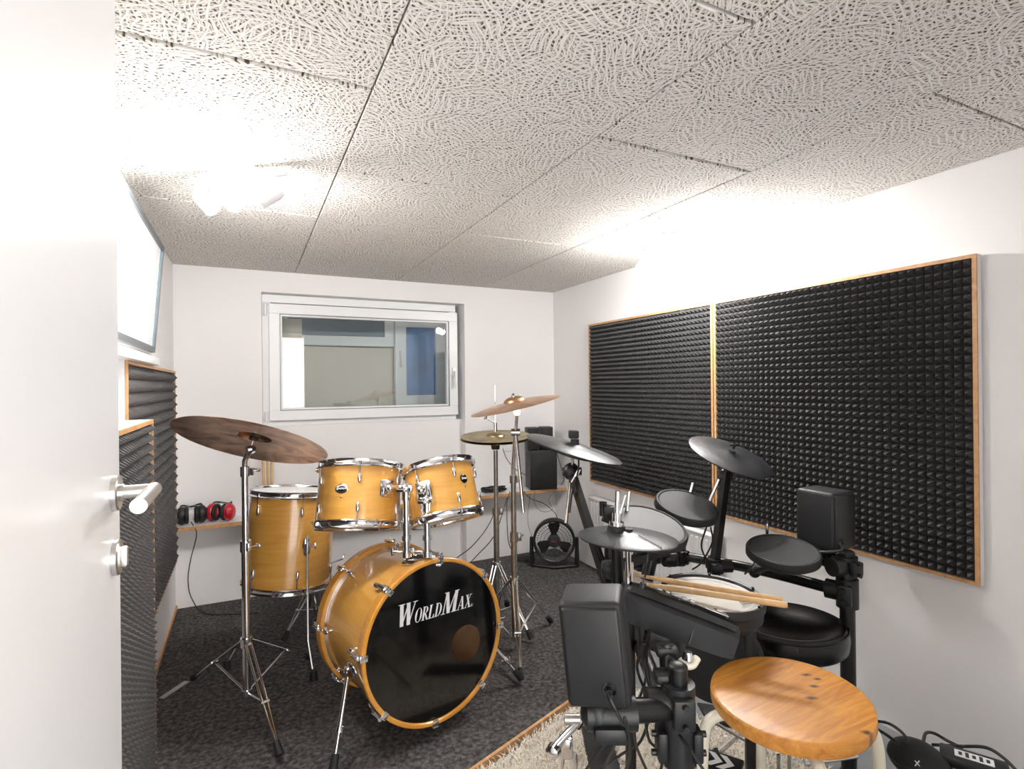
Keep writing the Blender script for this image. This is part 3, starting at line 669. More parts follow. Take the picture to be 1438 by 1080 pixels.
# tom mount
tb = F0-ax*.085+V((0, 0, rb))
mt = thing('tom_holder', 'chrome double tom holder fixed on top of the bass drum', 'drum hardware', tb)
ux = V((RT.x, RT.y, 0)).normalized()*.9+V((.0, -.2, 0)); ux.normalize(); uy = V((-ux.y, ux.x, 0)); uz = V((0, 0, 1))
MB().box(tb+V((0, 0, .016)), (.13, .055, .038), (ux, uy, uz), bev=.008).box(tb+V((0, 0, .0)), (.15, .07, .012), (ux, uy, uz), bev=.004).build('base_plate', 'chrome', mt)
for px_, top_, tomc, nx_, rr_, brk in ((571, 690, c1, n1, .158, 0), (600, 706, c2, n2, .132, 0)):
    q0 = P(px_, 770, 1.985); q0 = V((q0.x, q0.y, tb.z+.03)); q1 = V((q0.x, q0.y, P(px_, top_, 1.985).z))
    MB().cyl(q0, q1, .0125).build('post', 'chrome', mt)
    MB().cyl(q0, q0+V((0, 0, .02)), .018).build('memory_lock', 'chrome', mt); MB().cyl(q0+V((0, 0, .06)), q0+V((0, 0, .075)), .017).build('memory_lock', 'chrome', mt); MB().cyl(q1-V((0, 0, .03)), q1, .017).build('memory_lock', 'chrome', mt)
    mid_ = tomc-nx_*.095; dv = (q1-mid_); dv -= nx_*dv.dot(nx_); dv.normalize(); sd = nx_.cross(dv)
    br = mid_+dv*(rr_+.006)
    MB().box(br, (.062, .016, .066), (sd, dv, nx_), bev=.007).box(br+dv*.01, (.04, .016, .05), (sd, dv, nx_), bev=.005).build('tom_bracket', 'chrome', mt)
    cen = q1+V((0, 0, .012))
    MB().tube([cen, cen.lerp(br+dv*.03, .5)+V((0, 0, .006)), br+dv*.012], .008, 12).sphere(cen, .02).cyl(cen-ux*.022, cen+ux*.022, .014).sphere(br+dv*.02, .017).build('tilter_arm', 'chrome', mt)
    MB().cyl(cen+uy*-.02, cen-uy*.045, .004).box(cen-uy*.05, (.034, .008, .012), (ux, uy, uz), bev=.003).build('wing_screw', 'chrome', mt)
    MB().cyl(q0+V((0, 0, .015))-ux*.01, q0+V((0, 0, .015))-ux*.055, .004).box(q0+V((0, 0, .015))-ux*.055, (.01, .008, .03), (ux, uy, uz), bev=.003).build('wing_screw', 'chrome', mt)

# ---------------------------------------------------------------- cymbals and stands
def cymbal_prof(R_, bell=.055, bh=.022, bow=.028, th=.0013):
    f = lambda r: (bh+bow) - (bow*(r/R_)**2) - (bh*(1-math.sqrt(max(0, 1-min(1, r/bell)**2))) if r < bell else bh)
    rsx = [.006, .015, .025, .035, .045, bell-.004, bell, bell+.004]+[bell+.004+(R_-bell-.004)*k/16 for k in range(1, 17)]
    up = [(r, f(r)-bow) for r in rsx]; dn = [(r, h-th) for r, h in reversed(up)]
    return up+dn+[up[0]]
def cymbal(label, c, n, R_, m, group, bell=.055, bh=.022, bow=.022, name='cymbal'):
    o = MB().lathe(c, n, cymbal_prof(R_, bell, bh, bow), 128).build(name, m)
    return tag(o, label, 'cymbal', group)
def tripod(t, base, hub_z, feet, low_z, m='chrome', r=.0062, br=None):
    hub = V((base.x, base.y, hub_z)); low = V((base.x, base.y, low_z))
    MB().cyl(hub-V((0, 0, .016)), hub+V((0, 0, .016)), .021).build('leg_collar', m, t)
    MB().cyl(low-V((0, 0, .010)), low+V((0, 0, .010)), .019).build('lower_collar', m, t)
    for f in feet:
        f = V((f[0], f[1], .022)); d = V((f.x-base.x, f.y-base.y, 0)).normalized(); sd = V((-d.y, d.x, 0))
        s0 = hub+d*.02; knee = f-(f-s0).normalized()*.03
        m1 = MB()
        for k in (-1, 1): m1.tube([s0+sd*.009*k, (s0+knee)/2+sd*.009*k, knee+sd*.002*k], .0042, 8)
        lg = m1.build('leg', m, t)
        u = (f-s0).normalized()
        MB().cyl(f-u*.045, f, .011, .015).build('rubber_foot', 'rubber', lg)
        mid_ = s0.lerp(f, .55)
        MB().tube([low+d*.018, mid_], .0045, 8).cyl(mid_-sd*.014, mid_+sd*.014, .006).build('brace', m, t)
def clamp(t, p, r=.015, h=.03, d=V((1, 0, 0)), m='chrome'):
    p = V(p); d = V((d.x, d.y, 0)).normalized(); sd = V((-d.y, d.x, 0))
    c = MB().cyl(p-V((0, 0, h/2)), p+V((0, 0, h/2)), r).box(p+d*(r+.006), (.022, .012, h*.8), (d, sd, V((0, 0, 1))), bev=.003).build('height_clamp', m, t)
    q = p+d*(r+.010)
    MB().cyl(q, q+sd*.028, .0035).box(q+sd*.034, (.034, .008, .012), (d, sd, V((0, 0, 1))), bev=.003).build('wing_nut', m, c)
def tilter(t, p, n, m='chrome', s=1):
    n = V(n).normalized(); p = V(p); e = n.orthogonal().normalized()
    w_ = V((RT.x, RT.y, 0)).normalized(); w2 = V((-w_.y, w_.x, 0))
    low = p-n*.052
    MB().cyl(low-w2*.013, low+w2*.013, .016).cyl(low-w2*.026, low+w2*.026, .006).cyl(low, p+n*.035, .004).build('tilter', m, t)
    MB().cyl(p-n*.014, p-n*.003, .016).cyl(p+n*.012, p+n*.017, .014).build('felt', 'rubber', t)
    MB().cyl(p+n*.017, p+n*.024, .007).box(p+n*.028, (.03, .006, .012), (e, n.cross(e), n), bev=.002).build('wing_nut', m, t)
    return low
GC = 'cymbals of the acoustic kit'; GS = 'chrome cymbal stands'
# ride at the left
rc, rn = V((.025, 2.239, 1.058)), V((.27, .317, .909)).normalized()
cymbal('big dark bronze cymbal at the left, tilted so its underside shows', rc, rn, .27, 'bronze_dark', GC, bell=.062, bh=.026, bow=.022, name='ride_cymbal')
base = V((-.007, 2.251, 0))
t = thing('cymbal_stand', 'chrome tripod stand holding the big dark cymbal at the left', 'cymbal stand', base, GS)
low = tilter(t, rc+rn*.002, rn)
MB().cyl((base.x, base.y, .11), (base.x, base.y, .66), .0145).build('lower_tube', 'chrome', t)
MB().cyl((base.x, base.y, .66), (base.x, base.y, .94), .0115).build('upper_tube', 'chrome', t)
MB().tube([(base.x, base.y, .93), (base.x, base.y, .97), low], .0095, 16).build('top_tube', 'chrome', t)
clamp(t, (base.x, base.y, .655), .019, .04, V((.4, -1, 0))); clamp(t, (base.x, base.y, .93), .016, .035, RT); 
tripod(t, base, .30, [(.09, 1.969), (.247, 2.62), (-.21, 2.66)], .115)
# crash
kc, kn = V((1.084, 2.206, 1.169)), V((-.219, .048, .975)).normalized()
cymbal('thin bright bronze cymbal, highest one, tilted beside the back corner', kc, kn, .205, 'bronze', GC, bell=.05, name='crash_cymbal')
base = V((1.118, 2.293, 0))
t = thing('cymbal_stand', 'chrome boom stand under the highest bright cymbal', 'cymbal stand', base, GS)
low = tilter(t, kc, kn)
MB().cyl((base.x, base.y, .07), (base.x, base.y, .52), .0145).build('lower_tube', 'dullmetal', t)
MB().cyl((base.x, base.y, .52), (base.x, base.y, .80), .0125).build('middle_tube', 'dullmetal', t)
cl = P(724, 607, 2.5); MB().tube([(base.x, base.y, .79), (base.x, base.y, .86), cl], .0105, 16).build('upper_tube', 'chrome', t)
MB().tube([low, cl, P(735, 720, 2.42)], .0078, 14).cyl(cl-RT*.02, cl+RT*.02, .017).build('boom_arm', 'chrome', t)
clamp(t, (base.x, base.y, .53), .019, .045, RT, 'dullmetal'); clamp(t, (base.x, base.y, .80), .017, .035, RT, 'dullmetal')
tripod(t, base, .33, [(1.01, 2.02), (1.40, 2.45), (.98, 2.52)], .06, 'chrome')
# hi-hat
hc = V((1.135, 2.526, .978)); hn = V((-.042, -.074, .996)).normalized()
cymbal('dull brass hi-hat cymbal, upper of the pair in front of the speakers', hc+hn*.008, hn, .18, 'brass', GC, bell=.05, bh=.018, bow=.014, name='hi_hat_cymbal')
cymbal('dull brass hi-hat cymbal, lower of the pair in front of the speakers', hc-hn*.010, -hn, .18, 'brass', GC, bell=.05, bh=.018, bow=.014, name='hi_hat_cymbal')
base = V((1.135, 2.53, 0))
t = thing('hi_hat_stand', 'chrome hi-hat stand with thin rod through the brass pair', 'cymbal stand', base)
MB().cyl((base.x, base.y, .09), (base.x, base.y, .60), .0145).build('lower_tube', 'dullmetal', t)
MB().cyl((base.x, base.y, .60), (base.x, base.y, .91), .011).build('upper_tube', 'dullmetal', t)
MB().cyl((base.x, base.y, .9), (base.x, base.y, 1.24), .0027, n=8).build('pull_rod', 'chrome', t)
MB().cyl((base.x, base.y, .915), (base.x, base.y, .945), .02, .024).build('cymbal_seat', 'rubber', t)
MB().cyl((base.x, base.y, 1.005), (base.x, base.y, 1.05), .009).cyl((base.x, base.y, 1.045), (base.x-.05, base.y, 1.075), .003).box((base.x-.055, base.y, 1.08), (.02, .006, .02), bev=.002).build('clutch', 'chrome', t)
clamp(t, (base.x, base.y, .60), .019, .04, RT, 'dullmetal')
tripod(t, base, .33, [(1.0, 2.45), (1.29, 2.74), (1.22, 2.32)], .10, 'chrome')
MB().box((base.x+.02, base.y+.17, .03), (.09, .26, .014), bev=.005).build('pedal', 'chrome', t)
# low basket stand behind floor tom
base = V((.33, 3.0, 0)); t = thing('snare_stand', 'folded low chrome stand behind the floor tom', 'cymbal stand', base)
MB().cyl((base.x, base.y, .08), (base.x, base.y, .30), .0125).build('tube', 'chrome', t)
clamp(t, (base.x, base.y, .29), .016, .035, RT); tripod(t, base, .26, [(.52, 2.9), (.30, 3.25), (.15, 2.85)], .09)
for k in range(3):
    an = k*2.09+.4; MB().tube([(base.x, base.y, .30), (base.x+.14*math.cos(an), base.y+.14*math.sin(an), .31), (base.x+.15*math.cos(an), base.y+.15*math.sin(an), .335)], .0045, 8).build('basket_arm', 'chrome', t)

# ---------------------------------------------------------------- things on the shelf
ZS = .489
def earmuffs(label, c, d, mcup, loc):
    t = thing('earmuffs', label, 'earmuffs', loc, 'earmuffs on the shelf'); c = V(c); d = V(d).normalized(); s = V((-d.y, d.x, 0)); z = V((0, 0, 1))
    for k in (-1, 1):
        q = c+d*k*.036
        cup = MB().sphere(q+d*k*.012, .045, (.7, .95, 1.1), (d, s, z)).build('ear_cup', mcup, t)
        MB().ring(q-d*k*.012, d, .036, .011, 32, 10).build('ear_cushion', 'rubber', cup)
    MB().tube(bez([c+d*.055+z*.03, c+d*.045+s*.03+z*.05, c+s*.085+z*.03, c-d*.045+s*.03+z*.05, c-d*.055+z*.03]), .005, 8).build('headband', 'black', t)
    MB().tube([c+d*.046+z*.045, c+d*.01+z*.052, c-d*.046+z*.045], .0016, 6).build('wire_yoke', 'steel', t)
    return t
e = PY(269, 727, 3.49); e1_ = V((e.x, e.y, ZS+.052)); earmuffs('black ear defenders at the left end of the shelf', e1_, (1, .1, 0), 'black', (e.x, e.y, ZS))
e = PY(310, 722, 3.49); earmuffs('ear defenders with a red cup beside the black ones', V((e.x, e.y, ZS+.052)), (1, -.5, 0), 'red', (e.x, e.y, ZS))
cable('thin black cable hanging from the black ear defenders to the carpet', [V((e1_.x, 3.46, ZS+.02)), PY(276, 750, 3.42), PY(268, 785, 3.46), PY(264, 815, 3.5), PY(270, 842, 3.5), V((-.2, 3.42, .006)), V((.05, 3.3, .006))], .0025)
# drumsticks leaning behind the floor tom
for i, (dx_, ln) in enumerate(((0, .0), (.018, .012), (.034, -.01))):
    p0 = V((.095+dx_, 3.52+.01*i, ZS+.005)); p1 = p0+V((-.012+.008*i, .055-.01*i, .40))
    tag(MB().tube([p0, p0.lerp(p1, .75), p0.lerp(p1, .93), p1.lerp(p0, .03), p1], [.008, .0078, .004, .0052, .003], 12).build('drumstick', 'stick'),
        ['drumstick leaning behind the floor tom, leftmost of three', 'drumstick leaning behind the floor tom, middle of three', 'drumstick leaning behind the floor tom, rightmost of three'][i], 'drumstick', 'drumsticks')
# subwoofer and satellites
fwv = V((-.25, -1, 0)).normalized(); sdv = V((-fwv.y, fwv.x, 0)); z = V((0, 0, 1))
sw = PY(763, 688, 3.43); sc0 = V((1.925, 3.485, ZS+.142))
t = thing('subwoofer', 'larger black speaker box on the shelf, below two small ones', 'speaker', (1.935, 3.485, ZS), 'black speakers on the shelf')
MB().box(sc0, (.20, .15, .282), (sdv*-1, fwv*-1, z), bev=.004).build('cabinet', 'black', t)
MB().box(sc0+fwv*.077, (.18, .008, .26), (sdv*-1, fwv*-1, z), bev=.003).build('grille', 'rubber', t)
MB().lathe(sc0+fwv*.082, fwv, [(.062, 0), (.055, .001), (.03, -.001), (0, .0005)], 40).build('driver', 'black', t)
lf = sc0-sdv*.0
for k in range(3): MB().cyl(sc0+V((-.099, -.04, .08-.035*k)), sc0+V((-.112, -.043, .08-.035*k)), .008).build('knob', 'gloss', t)
for i, (px_, lb) in enumerate(((747, 'small black speaker on the subwoofer, left of the two'), (766, 'small black speaker on the subwoofer, right of the two'))):
    q = PY(px_, 612, 3.47); q.z = ZS+.284+.082
    tt = thing('satellite_speaker', lb, 'speaker', (q.x, q.y, ZS+.284), 'black speakers on the shelf')
    MB().box(q, (.088, .09, .162), (sdv*-1, fwv*-1, z), bev=.004).build('cabinet', 'black', tt)
    MB().box(q+fwv*.047, (.078, .006, .15), (sdv*-1, fwv*-1, z), bev=.002).build('grille', 'rubber', tt)
q = PY(694, 688, 3.49)
m = MB()
pts = []
for i in range(150):
    an = i*.33; rr = .085+.012*math.sin(i*1.7); pts.append(V((q.x+math.cos(an)*rr, 3.495+math.sin(an)*rr*.5, ZS+.006+.0002*i+.004*abs(math.sin(i*.9)))))
tag(MB().tube(pts, .0032, 8).build('coiled_cable', 'cable'), 'black cable coiled on the shelf behind the cymbal stands', 'cable')
for pts, lb, mm in (([PY(735, 690, 3.42), PY(745, 700, 3.415), PY(765, 708, 3.41), PY(782, 725, 3.42), PY(776, 738, 3.43), P(770, 742, 3.65)], 'black cable looping from the subwoofer down to the fan', 'cable'),
            ([PY(752, 688, 3.42), PY(750, 705, 3.42), PY(760, 718, 3.42), PY(775, 716, 3.43), PY(771, 700, 3.42), PY(785, 684, 3.42)], 'grey cable loop hanging under the subwoofer', 'greycable'),
            ([PY(788, 680, 3.42), PY(792, 672, 3.45), PY(786, 650, 3.5), V((2.07, 3.54, .80))], 'thin black cable rising at the right side of the subwoofer', 'cable'),
            ([PY(745, 692, 3.42), PY(741, 730, 3.5), PY(749, 760, 3.5), PY(760, 790, 3.4)], 'thin grey cable hanging left of the fan', 'greycable'),
            ([PY(706, 630, 3.585), PY(712, 645, 3.56), PY(725, 660, 3.5), PY(740, 668, 3.45)], 'black cable from the socket to the subwoofer', 'cable'),
            ([P(700, 690, 3.4), P(690, 730, 3.0), P(665, 765, 2.8), P(640, 785, 2.7), P(630, 800, 2.6)], 'black cable running down behind the rack toms', 'cable'),
            ([P(716, 690, 3.4), P(712, 710, 3.2), P(714, 760, 3.1), P(724, 780, 3.2)], 'black cable hanging between the cymbal stands', 'cable'),
            ([P(712, 700, 3.3), P(695, 750, 3.0), P(670, 780, 2.8), P(652, 798, 2.7)], 'second black cable running down behind the rack toms', 'cable')):
    cable(lb, pts, .0025 if mm == 'cable' else .0018, mm)

# fan
fc = V((1.877, 3.225, .182)); fnm = (CAM-fc); fnm.z = .10; fnm.normalize(); A1, B1, fnm = basis(fnm)
t = thing('floor_fan', 'small round black fan standing on the carpet in the corner', 'fan', (fc.x, fc.y, 0))
R_ = .142
MB().lathe(fc, fnm, [(R_-.012, -.05), (R_, -.045), (R_+.002, .03), (R_-.006, .04), (R_-.014, .034), (R_-.012, -.05)], 64).build('housing', 'black', t)
m = MB()
for rr in (.045, .070, .092, .112, .128): m.ring(fc+fnm*.034, fnm, rr, .0012, 48, 6)
for k in range(44):
    an = 2*PI*k/44; d = A1*math.cos(an)+B1*math.sin(an); d2 = A1*math.cos(an+.25)+B1*math.sin(an+.25)
    m.tube([fc+fnm*.034+d*.035, fc+fnm*.034+d2*.130], .0013, 5)
m.build('grille', 'black', t)
MB().lathe(fc+fnm*.034, fnm, [(0, .008), (.036, .006), (.042, 0), (.042, -.02)], 32).build('centre_cap', 'fanmotor', t)
MB().box(fc+fnm*.0415, (.034, .010, .002), (A1, B1, fnm)).build('badge', 'darkred', t)
MB().lathe(fc-fnm*.03, fnm, [(0, -.03), (.034, -.03), (.036, .0), (0, .0)], 32).build('motor', 'fanmotor', t)
for k in range(3):
    an = PI/2+k*2*PI/3; m = MB(); g0 = []; 
    for (r_, w_) in ((.03, .4), (.07, .42), (.105, .40), (.122, .28)):
        for s_ in (-1, 1):
            th = an+s_*w_; g0.append(m.bm.verts.new(fc+(A1*math.cos(th)+B1*math.sin(th))*r_+fnm*(.01*s_)))
    for i in range(3): m.bm.faces.new((g0[2*i], g0[2*i+1], g0[2*i+3], g0[2*i+2]))
    bmesh.ops.solidify(m.bm, geom=m.bm.faces[:], thickness=.003)
    m.build('fan_blade', 'fanmotor', t)
for s_ in (-1, 1):
    q = fc+A1*s_*(R_+.012)
    MB().tube([q+V((0, 0, .02)), q+V((0, 0, -.06)), V((q.x, q.y, .012))-fnm*.0], [.012, .014, .018], 10).build('foot_bracket', 'black', t)
MB().tube([fc+A1*(-R_-.012)+V((0, 0, -.172)), fc-V((0, 0, .172))+V((fnm.x, fnm.y, 0))*.05, fc+A1*(R_+.012)+V((0, 0, -.172))], .012, 10).build('base', 'black', t)
q = PZ(736, 785); tag(MB().lathe((q.x, q.y, .001), (0, 0, 1), [(0, .022), (.05, .020), (.075, .012), (.08, 0)], 32).build('cymbal_bag', 'rubber'), 'round flat black lid lying on the carpet left of the fan', 'lid')
# ---------------------------------------------------------------- electronic kit
ZR = .575
rp = V((1.70, 1.09, 0)); lc = V((1.18, 1.63, 0)); cm = V((1.50, 1.62, 0)); npst = V((.735, .80, 0))
t = thing('drum_rack', 'black tubular rack carrying the electronic drum pads', 'drum rack', (1.3, 1.3, FZ))
def post(p, z1, r=.019): 
    o = MB().cyl((p.x, p.y, FZ+.02), (p.x, p.y, z1), r).build('post', 'tube', t)
    MB().cyl((p.x, p.y, FZ), (p.x, p.y, FZ+.04), .026).build('rubber_foot', 'rubber', o); MB().sphere((p.x, p.y, z1), r*1.02, (1, 1, .5)).build('end_cap', 'black', o)
post(rp, .70, .022); post(lc, .66); post(npst, .70, .018)
H = lambda p, z_: V((p.x, p.y, z_))
MB().tube(bez([H(rp, ZR), H(rp.lerp(cm, .5), ZR+.003)+V((.02, .01, 0)), H(cm, ZR)], 8), .018, 16).build('cross_tube', 'tube', t)
MB().tube([H(cm, ZR), H(lc, ZR)], .018, 16).build('cross_tube', 'tube', t)
MB().tube([H(lc, ZR), H(npst, ZR-.02)], .018, 16).build('side_tube', 'tube', t)
MB().tube([H(rp, ZR+.075), P(1150, 786, 1.80)], .016, 16).build('side_tube', 'tube', t)
def joint(p, d, r=.026, h=.07):
    d = V((d.x, d.y, 0)).normalized(); s = V((-d.y, d.x, 0)); z_ = V((0, 0, 1))
    j = MB().cyl(p-z_*h/2, p+z_*h/2, r).cyl(p-d*.01, p+d*.06, r*.95).box(p-s*(r+.004), (.04, .018, h*.7), (d, s, z_), bev=.004).box(p+s*(r+.004), (.04, .018, h*.7), (d, s, z_), bev=.004).build('joint', 'black', t)
    m = MB()
    for k in (-1, 1): m.cyl(p+s*k*(r+.012)+z_*.018, p+s*k*(r+.022)+z_*.018, .006, n=10); m.cyl(p+s*k*(r+.012)-z_*.018, p+s*k*(r+.022)-z_*.018, .006, n=10)
    m.build('bolt', 'tube', j)
joint(H(rp, ZR), cm-rp, .032, .09); joint(H(rp, .66), V((-1, .2, 0)), .030, .06); joint(H(cm, ZR), lc-cm, .026); joint(H(lc, ZR), npst-lc); joint(H(npst, ZR-.02), lc-npst, .029, .08)
joint(H(npst, .63), -RT, .031, .08); joint(H(cm.lerp(lc, .55), ZR), lc-cm, .025, .06)
# side arm toward the left, near post
arm0, arm1 = V((.725, .80, .625)), P(838, 1002, .99)
MB().tube([arm0, arm1], .0215, 20).build('side_tube', 'tube', t)
MB().sphere(arm1, .030, (1, 1, 1.1)).cyl(arm1-RT*.02, arm1+RT*.07, .029).box(arm1+UP*.03+RT*.03, (.05, .04, .03), (RT, FW, UP), bev=.006).box(arm1-FW*.03+RT*.02-UP*.02, (.06, .02, .03), (RT, FW, UP), bev=.006).build('end_clamp', 'black', t)
# module mount cluster on near post
for q, s_ in ((P(935, 912, 1.10), (.045, .04, .022)), (P(938, 950, 1.06), (.055, .04, .022)), (P(903, 900, 1.2), (.022, .03, .07)), (P(958, 958, 1.06), (.02, .03, .035))):
    MB().box(q, s_, (RT, FW, UP), bev=.008).build('mount_block', 'black', t)
MB().cyl(P(940, 972, 1.06), P(947, 1005, 1.05), .027).box(P(962, 990, 1.04), (.03, .03, .03), (RT, FW, UP), bev=.008).build('mount_block', 'black', t)
MB().cyl(P(942, 1000, 1.06), P(935, 905, 1.10), .015).build('mount_post', 'tube', t)
# boom tubes
b0, b1 = P(855, 828, 1.62), P(802, 662, 1.86)
MB().tube([b0, b1], .0165, 4).build('boom_tube', 'tube', t)
c0_, c1_ = P(1003, 795, 1.93), P(1020, 662, 2.02)
MB().tube([c0_, c1_], .0175, 4).build('boom_tube', 'tube', t)
joint(c0_, RT, .024, .05)
# bar and holder under the pads at the left
MB().tube([P(935, 772, 1.72), P(868, 795, 1.55)], .017, 4).build('pad_bar', 'tube', t)
MB().tube([P(920, 760, 1.75), P(908, 815, 1.72)], .020, 12).build('pad_bar', 'tube', t)
MB().tube([P(866, 762, 1.45), P(868, 830, 1.45)], .0165, 14).build('pad_post', 'tube', t)
for q in (P(882, 757, 1.5), P(905, 770, 1.7), P(940, 785, 1.75), P(858, 800, 1.48)): MB().sphere(q, .026, (1.1, .9, 1.0)).box(q, (.05, .035, .045), (RT, FW, UP), bev=.008).build('pad_clamp', 'black', t)

GP = 'rubber pads of the electronic kit'
def pad(label, c, n, r, rod=None, clampto=None, name='drum_pad', thick=.028):
    c = V(c); n = V(n).normalized(); t = thing(name, label, 'drum pad', c-n*.05, GP)
    MB().lathe(c, n, [(r-.014, .0005), (r-.010, .0035), (r-.004, .003), (r, -.003), (r, -thick+.006), (r-.008, -thick), (0, -thick), ], 72).build('rim', 'rubber', t)
    MB().lathe(c, n, [(0, -.0025), (r*.6, -.0018), (r-.014, .0012)], 72).build('playing_surface', 'padface', t)
    MB().lathe(c-n*thick, n, [(r*.45, 0), (r*.4, -.016), (0, -.016)], 32).build('underside_housing', 'black', t)
    if rod:
        a_, b_ = rod; MB().tube([a_, b_], .0055, 12).build('mounting_rod', 'chrome', t)
    if clampto is not None:
        k = V(clampto)
        MB().tube([c-n*.04, k], .011, 12).sphere(c-n*.045, .018).sphere(k, .02).build('mount', 'black', t)
    return t
pad('round black rubber pad, upper middle in front of the foam panels', (1.388, 1.458, .814), (-.013, -.325, .946), .11, (P(962, 720, 2.0), P(973, 678, 2.02)), P(935, 770, 1.95))
pad('large round grey rubber pad partly behind the nearest cymbal pad', (1.112, 1.330, .806), (.03, -.319, .947), .120, (P(880, 720, 1.75), P(884, 690, 1.76)), P(925, 765, 1.75))
pad('round black rubber pad at the right, in front of the wall speaker', (1.543, 1.197, .703), (-.11, -.155, .982), .11, (P(1077, 765, 1.88), P(1077, 735, 1.88)), H(rp.lerp(cm, .5), ZR))
# clamp knobs sticking out left of pad 2
t = thing('pad_clamp', 'black clamp with knobs behind the nearest cymbal pad', 'drum hardware', P(860, 725, 1.6))
MB().box(P(855, 720, 1.62), (.035, .03, .04), (RT, FW, UP), bev=.006).build('block', 'black', t)
MB().cyl(P(847, 705, 1.62), P(847, 724, 1.62), .011).build('knob', 'gloss', t); MB().cyl(P(846, 728, 1.62), P(860, 734, 1.62), .008).build('knob', 'black', t)
# snare pad
sc1, sn1 = V((1.152, 1.118, .656)), V((.035, -.06, .997)).normalized(); sr = .137
t = thing('snare_pad', 'white mesh snare pad in black shell under two drumsticks', 'drum pad', sc1-sn1*.08, GP)
MB().lathe(sc1, sn1, [(sr-.016, 0), (sr-.012, .008), (sr-.004, .010), (sr, .004), (sr, -.012), (sr-.004, -.016), (sr-.004, -.04), (sr-.03, -.072), (0, -.075)], 96).build('shell', 'black', t)
MB().lathe(sc1, sn1, [(0, .001), (sr-.03, .001), (sr-.028, .0015), (sr-.016, .0015)], 96).build('mesh_head', 'mesh', t)
MB().lathe(sc1+sn1*.0022, sn1, [(sr-.034, 0), (sr-.030, .0003), (sr-.026, 0)], 96).build('head_ring', 'label', t)
m = MB(); 
for k in range(9):
    for j in range(3): m.box(sc1+sn1*.0016+RT*(.055+.0062*k)+FW*(-.052-.009*j+.0015*k), (.004, .005, .0006), (RT, FW, sn1))
m.build('head_print', 'black_print', t)
for k in range(6):
    an = k*PI/3+.3; a_, b_, _ = basis(sn1); d = a_*math.cos(an)+b_*math.sin(an); MB().cyl(sc1+d*(sr-.008)+sn1*.009, sc1+d*(sr-.008)+sn1*.014, .004, n=8).build('tension_bolt', 'tube', t)
MB().tube([sc1-sn1*.07, H(lc.lerp(npst, .35), ZR)], .014, 12).build('mount', 'tube', t)
# sticks lying on it
for i, (p0, p1, lb) in enumerate(((P(883, 806, 1.56), P(1099, 843, 1.385), 'drumstick lying across the snare pad, the farther one'), (P(879, 817, 1.52), P(1106, 850, 1.345), 'drumstick lying across the snare pad, the nearer one'))):
    top_ = sc1.z+.019+.004*i
    m = MB().tube([p1, p1.lerp(p0, .02), p1.lerp(p0, .72), p1.lerp(p0, .92), p1.lerp(p0, .96), p0], [.0066, .0078, .0076, .0042, .0054, .003], 16)
    tag(m.build('drumstick', 'stick'), lb, 'drumstick', 'drumsticks')
GE = 'rubber cymbal pads of the electronic kit'
def ecymbal(label, c, n, r, m_='rubcym', split=None, wedge=False):
    c = V(c); n = V(n).normalized(); t = thing('cymbal_pad', label, 'cymbal pad', c-n*.02, GE)
    pr = [(.008, .006), (.026, .005), (.034, .003), (r*.5, 0), (r-.006, -.008), (r, -.011), (r-.002, -.015), (r*.5, -.008), (.03, -.006), (.008, -.006), (.008, .006)]
    MB().lathe(c, n, pr, 112).build('playing_surface', m_, t)
    MB().cyl(c+n*.003, c+n*.012, .012).build('centre_nut', 'rubber', t)
    if split is not None:
        d = V(split); d -= n*d.dot(n); d.normalize(); s = n.cross(d)
        MB().poly([c+d*.04+n*.0045-s*.0012, c+d*(r-.004)-n*.0068-s*.0012, c+d*(r-.004)-n*.0068+s*.0012, c+d*.04+n*.0045+s*.0012], n*.0006).build('groove', 'gloss', t)
    return t
# left crash pad, seen nearly edge on
eL, nL = V((.959, 1.508, 1.042)), V((.227, -.164, .96)).normalized()
t = ecymbal('dark rubber cymbal pad seen almost edge on, left of the foam panels', eL, nL, .16, split=RT+FW*-.25)
MB().lathe(eL-nL*.012, nL, [(.085, 0), (.08, -.018), (.06, -.022), (0, -.022)], 48).build('underside_housing', 'black', t)
MB().cyl(eL+nL*.002, eL+UP*.02, .014).box(eL+UP*.036-RT*.004, (.032, .03, .026), (RT, FW, UP), bev=.004).build('wing_nut', 'rubber', t)
MB().tube([eL-nL*.01, P(805, 640, 1.84), b1, P(795, 735, 1.8)], .0062, 14).build('chrome_rod', 'chrome', t)
MB().sphere(b1, .030, (1, .8, 1)).cyl(b1-RT*.03, b1+RT*.035, .014).build('rod_clamp', 'black', t)
MB().box(b1+RT*.012-FW*.03-UP*.01, (.014, .012, .05), (RT, FW, (UP+RT*.5).normalized()), bev=.003).build('clamp_lever', 'chrome', t)
subcable(t, [eL-nL*.03+RT*.02, P(812, 660, 1.75), P(804, 690, 1.8), P(800, 720, 1.8)])
# right crash pad
eR, nR = V((1.616, 1.467, .979)), V((.089, -.40, .912)).normalized()
t = ecymbal('grey rubber cymbal pad at the right, tilted before the foam panel divider', eR, nR, .155)
MB().tube([eR-nR*.005, P(1018, 655, 2.05), P(996, 705, 2.02)], .0058, 12).build('chrome_rod', 'chrome', t)
MB().cyl(eR+nR*.02, eR+nR*.035, .005).box(eR+nR*.034, (.034, .006, .01), (RT, FW, nR), bev=.002).build('wing_nut', 'tube', t)
MB().box(P(1018, 668, 2.03), (.05, .04, .03), (RT, FW, UP), bev=.006).build('rod_clamp', 'black', t)
